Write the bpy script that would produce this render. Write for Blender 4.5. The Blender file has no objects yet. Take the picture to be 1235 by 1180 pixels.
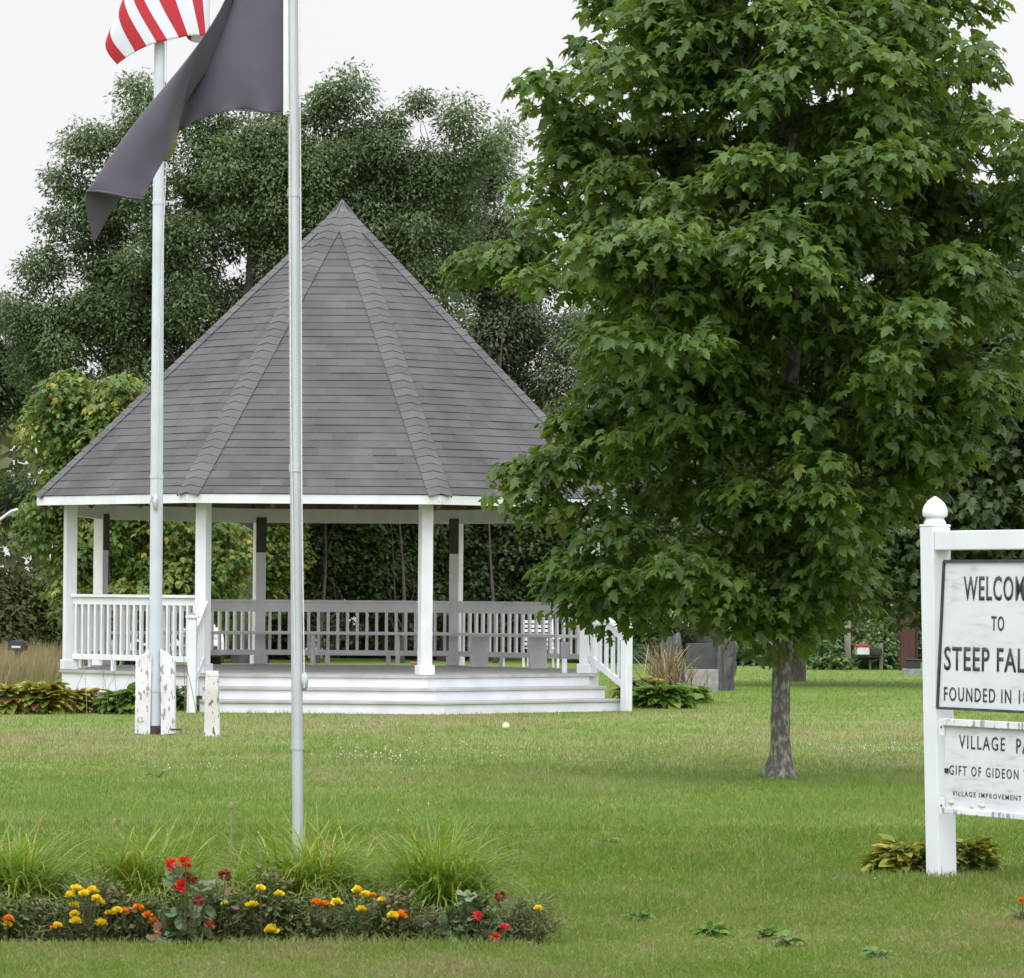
import bpy, bmesh, math, random
import numpy as np
from mathutils import Vector, Matrix

random.seed(7)
RNG = np.random.default_rng(11)
SC = bpy.context.scene
COL = SC.collection
R = math.radians

# ------------------------------------------------------------------ camera
H, FPX, CXP, CYP = 1.49, 5000.0, 617.5, 590.0
PITCH, ROLL = math.atan(122 / 5000), R(0.42)
FW = Vector((0, math.cos(PITCH), math.sin(PITCH)))
R0 = Vector((1, 0, 0)); U0 = Vector((0, -math.sin(PITCH), math.cos(PITCH)))
RT = R0 * math.cos(ROLL) + U0 * math.sin(ROLL)
UP = U0 * math.cos(ROLL) - R0 * math.sin(ROLL)
cam = bpy.data.cameras.new('camera')
co = bpy.data.objects.new('camera', cam); COL.objects.link(co)
cam.sensor_width = 36; cam.lens = 36 * FPX / 1235
cam.clip_start = .1; cam.clip_end = 3000
m = Matrix((RT, UP, -FW)).transposed().to_4x4(); m.translation = (0, 0, H)
co.matrix_world = m
cam.dof.use_dof = True; cam.dof.focus_distance = 42; cam.dof.aperture_fstop = 26
SC.camera = co

# ------------------------------------------------------------------ overcast daylight
SUN_EL, SUN_AZ = R(58), R(215)
world = bpy.data.worlds.new('World'); SC.world = world; world.use_nodes = True
nt = world.node_tree; nt.nodes.clear()
sky = nt.nodes.new('ShaderNodeTexSky'); sky.sky_type = 'NISHITA'; sky.sun_disc = False
sky.sun_elevation = SUN_EL; sky.sun_rotation = SUN_AZ
hsv = nt.nodes.new('ShaderNodeHueSaturation'); hsv.inputs['Saturation'].default_value = .12
hsv.inputs['Value'].default_value = 1.0
tc = nt.nodes.new('ShaderNodeTexCoord'); sx = nt.nodes.new('ShaderNodeSeparateXYZ')
ramp = nt.nodes.new('ShaderNodeValToRGB')             # a cloud deck, brighter overhead than at the horizon
ramp.color_ramp.elements[0].position = 0; ramp.color_ramp.elements[0].color = (.335, .337, .348, 1)
ramp.color_ramp.elements[1].position = 1; ramp.color_ramp.elements[1].color = (.96, 1, 1.08, 1)
e = ramp.color_ramp.elements.new(.14); e.color = (.355, .356, .364, 1)
nz = nt.nodes.new('ShaderNodeTexNoise'); nz.inputs['Scale'].default_value = 3.0; nz.inputs['Detail'].default_value = 4
nmul = nt.nodes.new('ShaderNodeMapRange'); nmul.inputs[3].default_value = .93; nmul.inputs[4].default_value = 1.05
mulc = nt.nodes.new('ShaderNodeVectorMath'); mulc.operation = 'MULTIPLY'
scl = nt.nodes.new('ShaderNodeVectorMath'); scl.operation = 'SCALE'; scl.inputs['Scale'].default_value = 23.0
mix = nt.nodes.new('ShaderNodeMix'); mix.data_type = 'RGBA'; mix.inputs[0].default_value = .88
bg = nt.nodes.new('ShaderNodeBackground'); bg.inputs['Strength'].default_value = .1
wo = nt.nodes.new('ShaderNodeOutputWorld')
L = nt.links.new
L(tc.outputs['Generated'], sx.inputs[0]); L(sx.outputs['Z'], ramp.inputs[0])
L(tc.outputs['Generated'], nz.inputs['Vector']); L(nz.outputs['Fac'], nmul.inputs[0])
L(ramp.outputs[0], mulc.inputs[0]); L(nmul.outputs[0], mulc.inputs[1])
side = nt.nodes.new('ShaderNodeMapRange'); side.inputs[1].default_value = -1; side.inputs[2].default_value = .35
side.inputs[3].default_value = 1.95; side.inputs[4].default_value = 1.0; L(sx.outputs['Y'], side.inputs[0])
mul2 = nt.nodes.new('ShaderNodeVectorMath'); mul2.operation = 'MULTIPLY'; L(mulc.outputs[0], mul2.inputs[0]); L(side.outputs[0], mul2.inputs[1])
L(mul2.outputs[0], scl.inputs[0])
L(sky.outputs[0], hsv.inputs['Color']); L(hsv.outputs[0], mix.inputs[6]); L(scl.outputs[0], mix.inputs[7])
L(mix.outputs[2], bg.inputs[0]); L(bg.outputs[0], wo.inputs[0])

sl = bpy.data.lights.new('sun', 'SUN'); sl.energy = 1.1; sl.angle = R(35); sl.color = (1, .98, .95)
so = bpy.data.objects.new('sun', sl); COL.objects.link(so)
sd = Vector((math.sin(SUN_AZ) * math.cos(SUN_EL), math.cos(SUN_AZ) * math.cos(SUN_EL), math.sin(SUN_EL)))
so.rotation_euler = sd.to_track_quat('Z', 'Y').to_euler(); so.location = (0, 20, 40)
SC.view_settings.view_transform = 'Standard'; SC.view_settings.look = 'None'
SC.view_settings.exposure = .27; SC.view_settings.gamma = 1
SC.cycles.max_bounces = 8; SC.cycles.transmission_bounces = 4; SC.cycles.diffuse_bounces = 4


# ------------------------------------------------------------------ helpers
def ray(px, py):
    return FW + RT * ((px - CXP) / FPX) - UP * ((py - CYP) / FPX)
def at(px, py, D):                       # world point seen at that pixel of the photograph, D metres out
    d = ray(px, py); return Vector((0, 0, H)) + d * (D / d.y)
def gnd(px, py):
    d = ray(px, py); return Vector((0, 0, H)) + d * (-H / d.z)

def tag(o, label=None, cat=None, group=None, kind=None):
    if label: o['label'] = label
    if cat: o['category'] = cat
    if group: o['group'] = group
    if kind: o['kind'] = kind
    return o
def empty(name, loc=(0, 0, 0), rz=0, label=None, cat=None, group=None):
    o = bpy.data.objects.new(name, None); COL.objects.link(o)
    o.location = loc; o.rotation_euler = (0, 0, rz); o.empty_display_size = .2
    return tag(o, label, cat, group)

class MB:
    def __init__(s): s.v = []; s.f = []; s.t = []
    def quad(s, pts, tint=.5):
        i = len(s.v); s.v += [tuple(p) for p in pts]; s.f.append(tuple(range(i, i + len(pts)))); s.t.append(tint)
    def box(s, c, size, rz=0, tint=.5, M=None):
        hx, hy, hz = size[0] / 2, size[1] / 2, size[2] / 2
        i = len(s.v); ca, sa = math.cos(rz), math.sin(rz)
        for z in (-hz, hz):
            for x, y in ((-hx, -hy), (hx, -hy), (hx, hy), (-hx, hy)):
                p = Vector((x * ca - y * sa, x * sa + y * ca, z))
                if M is not None: p = M @ Vector((x, y, z))
                s.v.append((c[0] + p.x, c[1] + p.y, c[2] + p.z))
        for f in ((0, 3, 2, 1), (4, 5, 6, 7), (0, 1, 5, 4), (1, 2, 6, 5), (2, 3, 7, 6), (3, 0, 4, 7)):
            s.f.append(tuple(i + k for k in f)); s.t.append(tint)
        return s
    def beam(s, a, b, w, h, up=(0, 0, 1), tint=.5):       # box from a to b, w across, h along 'up'
        a, b = Vector(a), Vector(b); y = (b - a); l = y.length; y = y / l
        x = y.cross(Vector(up)).normalized(); z = x.cross(y)
        return s.box((a + b) / 2, (w, l, h), M=Matrix((x, y, z)).transposed(), tint=tint)
    def prism(s, poly, z0, z1, tint=.5):
        i = len(s.v); n = len(poly)
        s.v += [(p[0], p[1], z0) for p in poly] + [(p[0], p[1], z1) for p in poly]
        s.f.append(tuple(range(i + n - 1, i - 1, -1))); s.f.append(tuple(range(i + n, i + 2 * n))); s.t += [tint, tint]
        for k in range(n):
            s.f.append((i + k, i + (k + 1) % n, i + n + (k + 1) % n, i + n + k)); s.t.append(tint)
        return s
    def tube(s, pts, rad, n=8, cap=True, tint=.5):
        pts = [Vector(p) for p in pts]; i = len(s.v); ref = None
        for k, p in enumerate(pts):
            t = (pts[min(k + 1, len(pts) - 1)] - pts[max(k - 1, 0)])
            t = t.normalized() if t.length > 1e-9 else Vector((0, 0, 1))
            if ref is None: ref = t.orthogonal().normalized()
            ref = (ref - t * ref.dot(t)); ref = ref.normalized() if ref.length > 1e-6 else t.orthogonal().normalized()
            q = t.cross(ref); r = rad[k] if hasattr(rad, '__len__') else rad
            for j in range(n):
                a = 2 * math.pi * j / n
                s.v.append(tuple(p + (ref * math.cos(a) + q * math.sin(a)) * r))
        for k in range(len(pts) - 1):
            for j in range(n):
                a = i + k * n + j; b = i + k * n + (j + 1) % n
                s.f.append((a, b, b + n, a + n)); s.t.append(tint)
        if cap:
            s.f.append(tuple(i + j for j in range(n - 1, -1, -1))); s.t.append(tint)
            e = i + (len(pts) - 1) * n
            s.f.append(tuple(e + j for j in range(n))); s.t.append(tint)
        return s
    def lathe(s, c, prof, n=16, tint=.5):
        return s.tube([(c[0], c[1], c[2] + z) for r, z in prof], [max(r, 1e-4) for r, z in prof], n, True, tint)
    def ball(s, c, r, n=8, m=6, tint=.5):
        return s.tube([(c[0], c[1], c[2] - r[2] * math.cos(math.pi * k / m)) if hasattr(r, '__len__') else (c[0], c[1], c[2] - r * math.cos(math.pi * k / m)) for k in range(m + 1)],
                      [max((r[0] if hasattr(r, '__len__') else r) * math.sin(math.pi * k / m), 1e-4) for k in range(m + 1)], n, True, tint)
    def build(s, name, mat, parent=None, bevel=0, smooth=False, loc=None, rz=0):
        me = bpy.data.meshes.new(name); me.from_pydata(s.v, [], s.f); me.validate()
        if len(me.polygons) == len(s.t):
            a = me.attributes.new('tint', 'FLOAT', 'FACE'); a.data.foreach_set('value', s.t)
        me.materials.append(mat)
        if smooth: me.polygons.foreach_set('use_smooth', [True] * len(me.polygons))
        bm = bmesh.new(); bm.from_mesh(me); bmesh.ops.recalc_face_normals(bm, faces=bm.faces); bm.to_mesh(me); bm.free()
        o = bpy.data.objects.new(name, me); COL.objects.link(o)
        if parent: o.parent = parent
        if loc is not None: o.location = loc
        o.rotation_euler = (0, 0, rz)
        if bevel:
            b = o.modifiers.new('bevel', 'BEVEL'); b.width = bevel; b.segments = 2; b.limit_method = 'ANGLE'
        if smooth:
            try: me.set_sharp_from_angle(angle=R(40))
            except Exception: pass
        return o

# ------------------------------------------------------------------ materials
def newmat(name):
    mt = bpy.data.materials.new(name); mt.use_nodes = True
    n = mt.node_tree.nodes; return mt, n, mt.node_tree.links.new, n['Principled BSDF']
def noise_node(n, l, scale, detail=4, vec=None, stretch=None, coord='Object'):
    t = n.new('ShaderNodeTexCoord'); x = n.new('ShaderNodeTexNoise')
    x.inputs['Scale'].default_value = scale; x.inputs['Detail'].default_value = detail
    mp = n.new('ShaderNodeMapping')
    if stretch: mp.inputs['Scale'].default_value = stretch
    l(t.outputs[coord], mp.inputs[0]); l(mp.outputs[0], x.inputs['Vector'])
    return x.outputs['Fac']
def rampn(n, l, fac, stops):
    r = n.new('ShaderNodeValToRGB'); els = r.color_ramp.elements
    while len(els) > 1: els.remove(els[-1])
    els[0].position = stops[0][0]; els[0].color = (*stops[0][1], 1)
    for p, c in stops[1:]:
        q = els.new(p); q.color = (*c, 1)
    if fac is not None: l(fac, r.inputs[0])
    return r.outputs[0]
def bumpn(n, l, fac, strength, dist, bs):
    b = n.new('ShaderNodeBump'); b.inputs['Strength'].default_value = strength; b.inputs['Distance'].default_value = dist
    l(fac, b.inputs['Height']); l(b.outputs[0], bs.inputs['Normal'])
def mixc(n, l, fac, a, b, mode='MIX'):
    x = n.new('ShaderNodeMix'); x.data_type = 'RGBA'; x.blend_type = mode
    for sock, v in ((x.inputs[0], fac), (x.inputs[6], a), (x.inputs[7], b)):
        if isinstance(v, (int, float)): sock.default_value = v
        elif isinstance(v, tuple): sock.default_value = (*v, 1)
        else: l(v, sock)
    return x.outputs[2]

def mat_simple(name, c1, c2=None, scale=6, rough=.6, bump=0, metal=0, stretch=None, detail=5, spec=.5, lo=.35, hi=.65):
    mt, n, l, bs = newmat(name)
    f = noise_node(n, l, scale, detail, stretch=stretch)
    l(rampn(n, l, f, [(lo, c1), (hi, c2 or tuple(x * .82 for x in c1))]), bs.inputs['Base Color'])
    bs.inputs['Roughness'].default_value = rough; bs.inputs['Metallic'].default_value = metal
    bs.inputs['Specular IOR Level'].default_value = spec
    if bump: bumpn(n, l, f, bump, .01, bs)
    return mt

def mat_paint(name, base, dirt, under, chip=.0, rough=.5, grain=(1, 1, 1)):   # painted timber: dirt film, streaks and chips
    mt, n, l, bs = newmat(name)
    f = noise_node(n, l, 3.5, 6); g = noise_node(n, l, 30, 4, stretch=(1, 1, .12))
    c = rampn(n, l, f, [(.38, dirt), (.6, base)])
    c = mixc(n, l, rampn(n, l, g, [(.35, (.25, .25, .25)), (.6, (0, 0, 0))]), c, dirt)
    if chip:
        k = noise_node(n, l, 24, 8, stretch=(1.5, 1.5, .5))
        c = mixc(n, l, rampn(n, l, k, [(.5 + (1 - chip) * .2, (0, 0, 0)), (.52 + (1 - chip) * .2, (1, 1, 1))]), c, under)
        bumpn(n, l, k, .3, .004, bs)
    l(c, bs.inputs['Base Color']); bs.inputs['Roughness'].default_value = rough
    return mt

def mat_leaf(name, stops, trans=.35, tcol=(.16, .26, .02), rough=.42, spec=.5):
    mt, n, l, bs = newmat(name)
    at_ = n.new('ShaderNodeAttribute'); at_.attribute_name = 'tint'
    c = rampn(n, l, at_.outputs['Fac'], stops)
    l(c, bs.inputs['Base Color']); bs.inputs['Roughness'].default_value = rough
    bs.inputs['Specular IOR Level'].default_value = spec
    tr = n.new('ShaderNodeBsdfTranslucent'); tint = mixc(n, l, .65, c, tcol); l(tint, tr.inputs['Color'])
    ms = n.new('ShaderNodeMixShader'); ms.inputs[0].default_value = trans
    l(bs.outputs[0], ms.inputs[1]); l(tr.outputs[0], ms.inputs[2]); l(ms.outputs[0], n['Material Output'].inputs['Surface'])
    return mt

M = {}
M['white'] = mat_paint('white_paint', (.66, .67, .70), (.585, .595, .615), (.3, .28, .25))
M['white_old'] = mat_paint('weathered_white_paint', (.67, .68, .71), (.55, .55, .56), (.27, .26, .25), chip=.62)
M['white_vinyl'] = mat_simple('white_vinyl', (.64, .65, .685), (.59, .60, .635), 3, .35)
M['grey_paint'] = mat_paint('grey_deck_paint', (.40, .39, .38), (.31, .30, .29), (.3, .28, .25), rough=.65)
M['rail_in'] = mat_paint('grey_white_paint', (.80, .79, .79), (.71, .705, .70), (.3, .28, .25), rough=.6)
M['skirt'] = mat_paint('skirt_paint', (.50, .50, .49), (.38, .38, .36), (.3, .3, .3))
M['brown_wood'] = mat_simple('bare_brown_wood', (.11, .055, .03), (.06, .03, .018), 8, .7, .3, stretch=(1, 1, .2))
M['dark_wood'] = mat_simple('dark_stained_wood', (.07, .06, .056), (.045, .038, .036), 8, .7, .3)
M['grey_wood'] = mat_simple('weathered_grey_wood', (.24, .215, .18), (.15, .13, .11), 9, .8, .4, stretch=(3, 3, .4))
M['metal'] = mat_simple('galvanised_metal', (.50, .52, .54), (.40, .42, .44), 5, .42, .05, metal=.55, stretch=(1, 1, .25))
M['pole_white'] = mat_paint('pale_pole_paint', (.50, .525, .57), (.44, .465, .51), (.3, .3, .3), rough=.4)
M['apex'] = mat_simple('apex_metal', (.10, .098, .10), (.07, .068, .07), 6, .45, metal=.25)
M['rust'] = mat_simple('rust', (.09, .045, .03), (.04, .025, .02), 20, .9, .5)
M['black'] = mat_simple('black_paint', (.018, .018, .02), (.03, .03, .032), 10, .5)
M['letters'] = mat_simple('black_sign_paint', (.018, .02, .028), (.05, .05, .058), 22, .65)
M['concrete'] = mat_simple('concrete', (.30, .29, .27), (.2, .195, .18), 10, .9, .4)
M['stone'] = mat_simple('rough_dark_stone', (.10, .095, .092), (.04, .038, .036), 7, .9, .8, stretch=(3, 3, .5))
M['slate'] = mat_simple('dark_slate', (.055, .057, .062), (.036, .038, .042), 6, .55)
M['marble'] = mat_paint('lichen_white_stone', (.62, .62, .61), (.5, .48, .44), (.12, .11, .09), chip=.5, rough=.8)
M['soil'] = mat_simple('dark_soil', (.05, .034, .022), (.025, .018, .012), 30, .95, .8)
M['tyre'] = mat_simple('tyre_rubber', (.02, .02, .02), None, 10, .8)
M['glass_dark'] = mat_simple('dark_glass', (.02, .025, .03), (.03, .035, .04), 3, .08)
M['chrome'] = mat_simple('bright_metal', (.6, .6, .6), None, 3, .25, metal=.9)
M['lamp_lens'] = mat_simple('lens', (.65, .66, .68), None, 3, .12)
M['red_lens'] = mat_simple('red_lens', (.3, .01, .01), None, 3, .15)
M['bark'] = mat_simple('grey_bark', (.17, .145, .12), (.06, .048, .038), 9, .9, .9, stretch=(4, 4, .8))
M['bark_lichen'] = mat_simple('lichen_bark', (.095, .08, .068), (.27, .265, .225), 11, .9, 1.0, stretch=(2.6, 2.6, 1.2), lo=.48, hi=.66, detail=8)
M['bark_dark'] = mat_simple('dark_bark', (.050, .042, .034), (.022, .018, .015), 5, .9, .6)
M['rope'] = mat_simple('white_rope', (.6, .6, .58), None, 30, .8)
M['terracotta'] = mat_simple('terracotta', (.42, .15, .07), (.32, .11, .05), 8, .8)
M['ball'] = mat_simple('faded_ball_felt', (.72, .74, .42), (.6, .62, .34), 30, .9)
M['red_brown'] = mat_simple('red_brown_timber', (.075, .022, .016), (.045, .014, .011), 8, .7, .3, stretch=(2, 2, .3))
M['red'] = mat_simple('red_plastic', (.45, .03, .03), None, 4, .4)
M['siding'] = mat_simple('white_siding', (.72, .73, .75), (.62, .63, .65), 4, .6)
M['roof_dark'] = mat_simple('dark_roofing', (.08, .08, .085), None, 6, .9)
M['net'] = mat_simple('green_net', (.05, .14, .09), None, 6, .7)

# shingles: tint attribute per tab + grit
mt, n, l, bs = newmat('grey_shingles')
a_ = n.new('ShaderNodeAttribute'); a_.attribute_name = 'tint'
c = rampn(n, l, a_.outputs['Fac'], [(0, (.063, .062, .061)), (.5, (.081, .080, .079)), (1, (.103, .102, .101))])
g = noise_node(n, l, 90, 3); c = mixc(n, l, .5, c, rampn(n, l, g, [(.35, (.4, .4, .4)), (.65, (.62, .62, .62))]), 'OVERLAY')
g2 = noise_node(n, l, 1.4, 5); c = mixc(n, l, .6, c, rampn(n, l, g2, [(.35, (.36, .36, .36)), (.65, (.6, .6, .6))]), 'OVERLAY')
l(c, bs.inputs['Base Color']); bs.inputs['Roughness'].default_value = .9; bs.inputs['Specular IOR Level'].default_value = .25
bumpn(n, l, g, .3, .004, bs); M['shingle'] = mt

# leaves
M['maple'] = mat_leaf('maple_leaf', [(0, (.042, .080, .014)), (.45, (.066, .118, .021)), (.72, (.096, .155, .028)), (.9, (.14, .19, .030)), (1, (.24, .22, .03))], .36, (.23, .33, .03), .45, .34)
M['oak'] = mat_leaf('oak_leaf', [(0, (.058, .090, .036)), (.5, (.096, .138, .056)), (.85, (.142, .185, .078)), (1, (.18, .21, .07))], .4, (.15, .22, .05), .5, .4)
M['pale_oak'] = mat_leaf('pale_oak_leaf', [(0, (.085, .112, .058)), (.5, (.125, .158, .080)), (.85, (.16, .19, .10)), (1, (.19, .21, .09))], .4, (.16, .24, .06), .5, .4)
M['yellow_maple'] = mat_leaf('yellowing_leaf', [(0, (.05, .10, .018)), (.45, (.09, .15, .026)), (.7, (.16, .20, .035)), (.9, (.34, .30, .04)), (1, (.40, .24, .04))], .35, (.26, .36, .03), .5, .4)
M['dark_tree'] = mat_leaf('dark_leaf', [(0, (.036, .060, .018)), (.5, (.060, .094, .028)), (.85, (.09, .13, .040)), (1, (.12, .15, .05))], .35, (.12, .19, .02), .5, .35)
M['scrub'] = mat_leaf('scrub_leaf', [(0, (.065, .08, .03)), (.5, (.105, .12, .048)), (.85, (.095, .105, .040)), (1, (.14, .10, .05))], .25, (.14, .17, .03), .55, .3)
M['light_bush'] = mat_leaf('light_bush_leaf', [(0, (.05, .11, .03)), (.6, (.095, .16, .05)), (1, (.17, .22, .07))], .25, (.2, .3, .05), .5, .3)
M['bronze'] = mat_leaf('bronze_leaf', [(0, (.08, .13, .022)), (.35, (.19, .23, .03)), (.6, (.33, .29, .04)), (.82, (.24, .12, .04)), (1, (.12, .06, .03))], .3, (.3, .3, .03), .5, .4)
M['hosta'] = mat_leaf('hosta_leaf', [(0, (.055, .12, .02)), (.5, (.095, .185, .03)), (.8, (.17, .26, .04)), (1, (.34, .34, .06))], .3, (.2, .32, .03), .55, .3)
M['lily'] = mat_leaf('daylily_blade', [(0, (.06, .12, .014)), (.5, (.125, .21, .022)), (.82, (.24, .30, .035)), (.96, (.40, .35, .05)), (1, (.35, .19, .05))], .4, (.28, .40, .03), .45, .4)
M['ferny'] = mat_leaf('marigold_leaf', [(0, (.05, .085, .022)), (.45, (.085, .125, .035)), (.66, (.125, .15, .045)), (.84, (.18, .12, .07)), (1, (.13, .07, .05))], .2, (.14, .2, .03), .6, .3)
M['geranium'] = mat_leaf('geranium_leaf', [(0, (.06, .11, .05)), (.5, (.10, .155, .075)), (.8, (.16, .19, .09)), (1, (.15, .08, .05))], .2, (.2, .3, .05), .6, .3)
M['dry_stalk'] = mat_leaf('dry_stalk', [(0, (.16, .11, .065)), (.5, (.27, .20, .12)), (1, (.40, .32, .20))], .1, (.4, .3, .1), .7, .2)
M['tall_grass'] = mat_leaf('tall_dry_grass', [(0, (.13, .15, .05)), (.5, (.22, .18, .09)), (1, (.28, .18, .12))], .2, (.35, .28, .08), .7, .2)
M['yellow_petal'] = mat_leaf('yellow_petal', [(0, (.72, .50, .01)), (.6, (.80, .64, .02)), (1, (.84, .74, .06))], .25, (.8, .6, .02), .6, .2)
M['orange_petal'] = mat_leaf('orange_petal', [(0, (.55, .09, .01)), (.6, (.75, .22, .01)), (1, (.8, .42, .01))], .25, (.8, .25, .01), .6, .2)
M['red_petal'] = mat_leaf('red_petal', [(0, (.45, .012, .012)), (.6, (.62, .03, .02)), (1, (.7, .07, .05))], .25, (.8, .04, .02), .6, .2)
M['dark_petal'] = mat_leaf('withered_petal', [(0, (.16, .015, .015)), (.6, (.24, .03, .025)), (1, (.12, .05, .04))], .15, (.3, .03, .02), .7, .2)
M['pink_petal'] = mat_leaf('faded_petal', [(0, (.45, .09, .05)), (.6, (.5, .16, .08)), (1, (.4, .2, .1))], .2, (.6, .15, .05), .7, .2)
M['clover'] = mat_simple('clover_white', (.55, .56, .48), None, 20, .8)
M['stem'] = mat_simple('green_stem', (.07, .11, .035), (.09, .07, .035), 14, .7)

# cloth
def mat_cloth(name, stripes=None, c=(.1, .1, .1)):
    mt, n, l, bs = newmat(name)
    if stripes:
        a = n.new('ShaderNodeAttribute'); a.attribute_name = 'tint'
        cc = rampn(n, l, a.outputs['Fac'], [(0, stripes[0]), (1, stripes[1])])
    else:
        f = noise_node(n, l, 5, 4); cc = rampn(n, l, f, [(.3, c), (.7, tuple(x * 1.18 for x in c))])
    w = noise_node(n, l, 9, 6, stretch=(1.6, 1, .7)); bumpn(n, l, w, .35, .012, bs)
    l(cc, bs.inputs['Base Color']); bs.inputs['Roughness'].default_value = .8
    bs.inputs['Sheen Weight'].default_value = .15
    tr = n.new('ShaderNodeBsdfTranslucent'); l(cc, tr.inputs['Color'])
    ms = n.new('ShaderNodeMixShader'); ms.inputs[0].default_value = .3 if stripes else .12
    l(bs.outputs[0], ms.inputs[1]); l(tr.outputs[0], ms.inputs[2]); l(ms.outputs[0], n['Material Output'].inputs['Surface'])
    return mt
M['navy_cloth'] = mat_cloth('faded_black_cloth', c=(.072, .063, .085))
M['header_cloth'] = mat_cloth('white_canvas', c=(.62, .62, .63))
M['stripe_cloth'] = mat_cloth('striped_cloth', ((.50, .025, .04), (.72, .72, .77)))
M['emblem'] = mat_simple('olive_embroidery', (.16, .16, .02), (.1, .11, .015), 60, .8)

# lawn colour: dry and lush patches, shared by soil sheet and blades
def lawn_nodes(n, l, dark=1.0, tint=False):
    g = n.new('ShaderNodeNewGeometry')
    def nz(scale, det, st):
        mp = n.new('ShaderNodeMapping'); mp.inputs['Scale'].default_value = st
        x = n.new('ShaderNodeTexNoise'); x.inputs['Scale'].default_value = scale; x.inputs['Detail'].default_value = det
        l(g.outputs['Position'], mp.inputs[0]); l(mp.outputs[0], x.inputs['Vector']); return x.outputs['Fac']
    big = nz(.55, 3, (.55, .32, 0)); med = nz(2.4, 5, (1, .5, 0)); fine = nz(17, 5, (1, .7, 0))
    s = n.new('ShaderNodeSeparateXYZ'); l(g.outputs['Position'], s.inputs[0])
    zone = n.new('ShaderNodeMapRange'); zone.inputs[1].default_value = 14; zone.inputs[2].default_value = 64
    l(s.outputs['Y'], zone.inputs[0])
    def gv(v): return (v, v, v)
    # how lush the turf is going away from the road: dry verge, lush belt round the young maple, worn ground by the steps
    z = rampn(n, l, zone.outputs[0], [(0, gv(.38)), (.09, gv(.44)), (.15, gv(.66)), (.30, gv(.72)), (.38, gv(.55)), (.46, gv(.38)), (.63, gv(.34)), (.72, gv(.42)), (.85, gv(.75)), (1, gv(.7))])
    def ma(op, a, b):
        x = n.new('ShaderNodeMath'); x.operation = op
        for k, v in enumerate((a, b)):
            if isinstance(v, (int, float)): x.inputs[k].default_value = v
            else: l(v, x.inputs[k])
        return x.outputs[0]
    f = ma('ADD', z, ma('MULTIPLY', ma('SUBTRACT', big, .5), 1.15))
    f = ma('ADD', f, ma('MULTIPLY', ma('SUBTRACT', med, .5), 1.25))
    f = ma('ADD', f, ma('MULTIPLY', ma('SUBTRACT', fine, .5), .8))
    if tint:
        a = n.new('ShaderNodeAttribute'); a.attribute_name = 'tint'
        f = ma('ADD', f, ma('MULTIPLY', ma('SUBTRACT', a.outputs['Fac'], .5), .55))
    d = dark
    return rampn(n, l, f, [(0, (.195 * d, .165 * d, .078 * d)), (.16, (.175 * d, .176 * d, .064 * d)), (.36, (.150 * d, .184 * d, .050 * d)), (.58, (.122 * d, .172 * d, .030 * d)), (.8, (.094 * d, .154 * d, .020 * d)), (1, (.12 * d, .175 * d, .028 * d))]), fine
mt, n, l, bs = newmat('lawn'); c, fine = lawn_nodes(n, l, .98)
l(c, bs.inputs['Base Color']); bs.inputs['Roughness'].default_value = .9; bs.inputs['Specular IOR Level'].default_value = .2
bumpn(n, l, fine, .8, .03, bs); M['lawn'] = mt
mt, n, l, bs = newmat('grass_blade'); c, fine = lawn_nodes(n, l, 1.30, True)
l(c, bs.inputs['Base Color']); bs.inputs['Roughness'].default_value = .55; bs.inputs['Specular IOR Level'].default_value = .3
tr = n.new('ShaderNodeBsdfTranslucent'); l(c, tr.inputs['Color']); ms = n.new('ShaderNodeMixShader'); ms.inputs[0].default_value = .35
l(bs.outputs[0], ms.inputs[1]); l(tr.outputs[0], ms.inputs[2]); l(ms.outputs[0], n['Material Output'].inputs['Surface']); M['blade'] = mt

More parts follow.
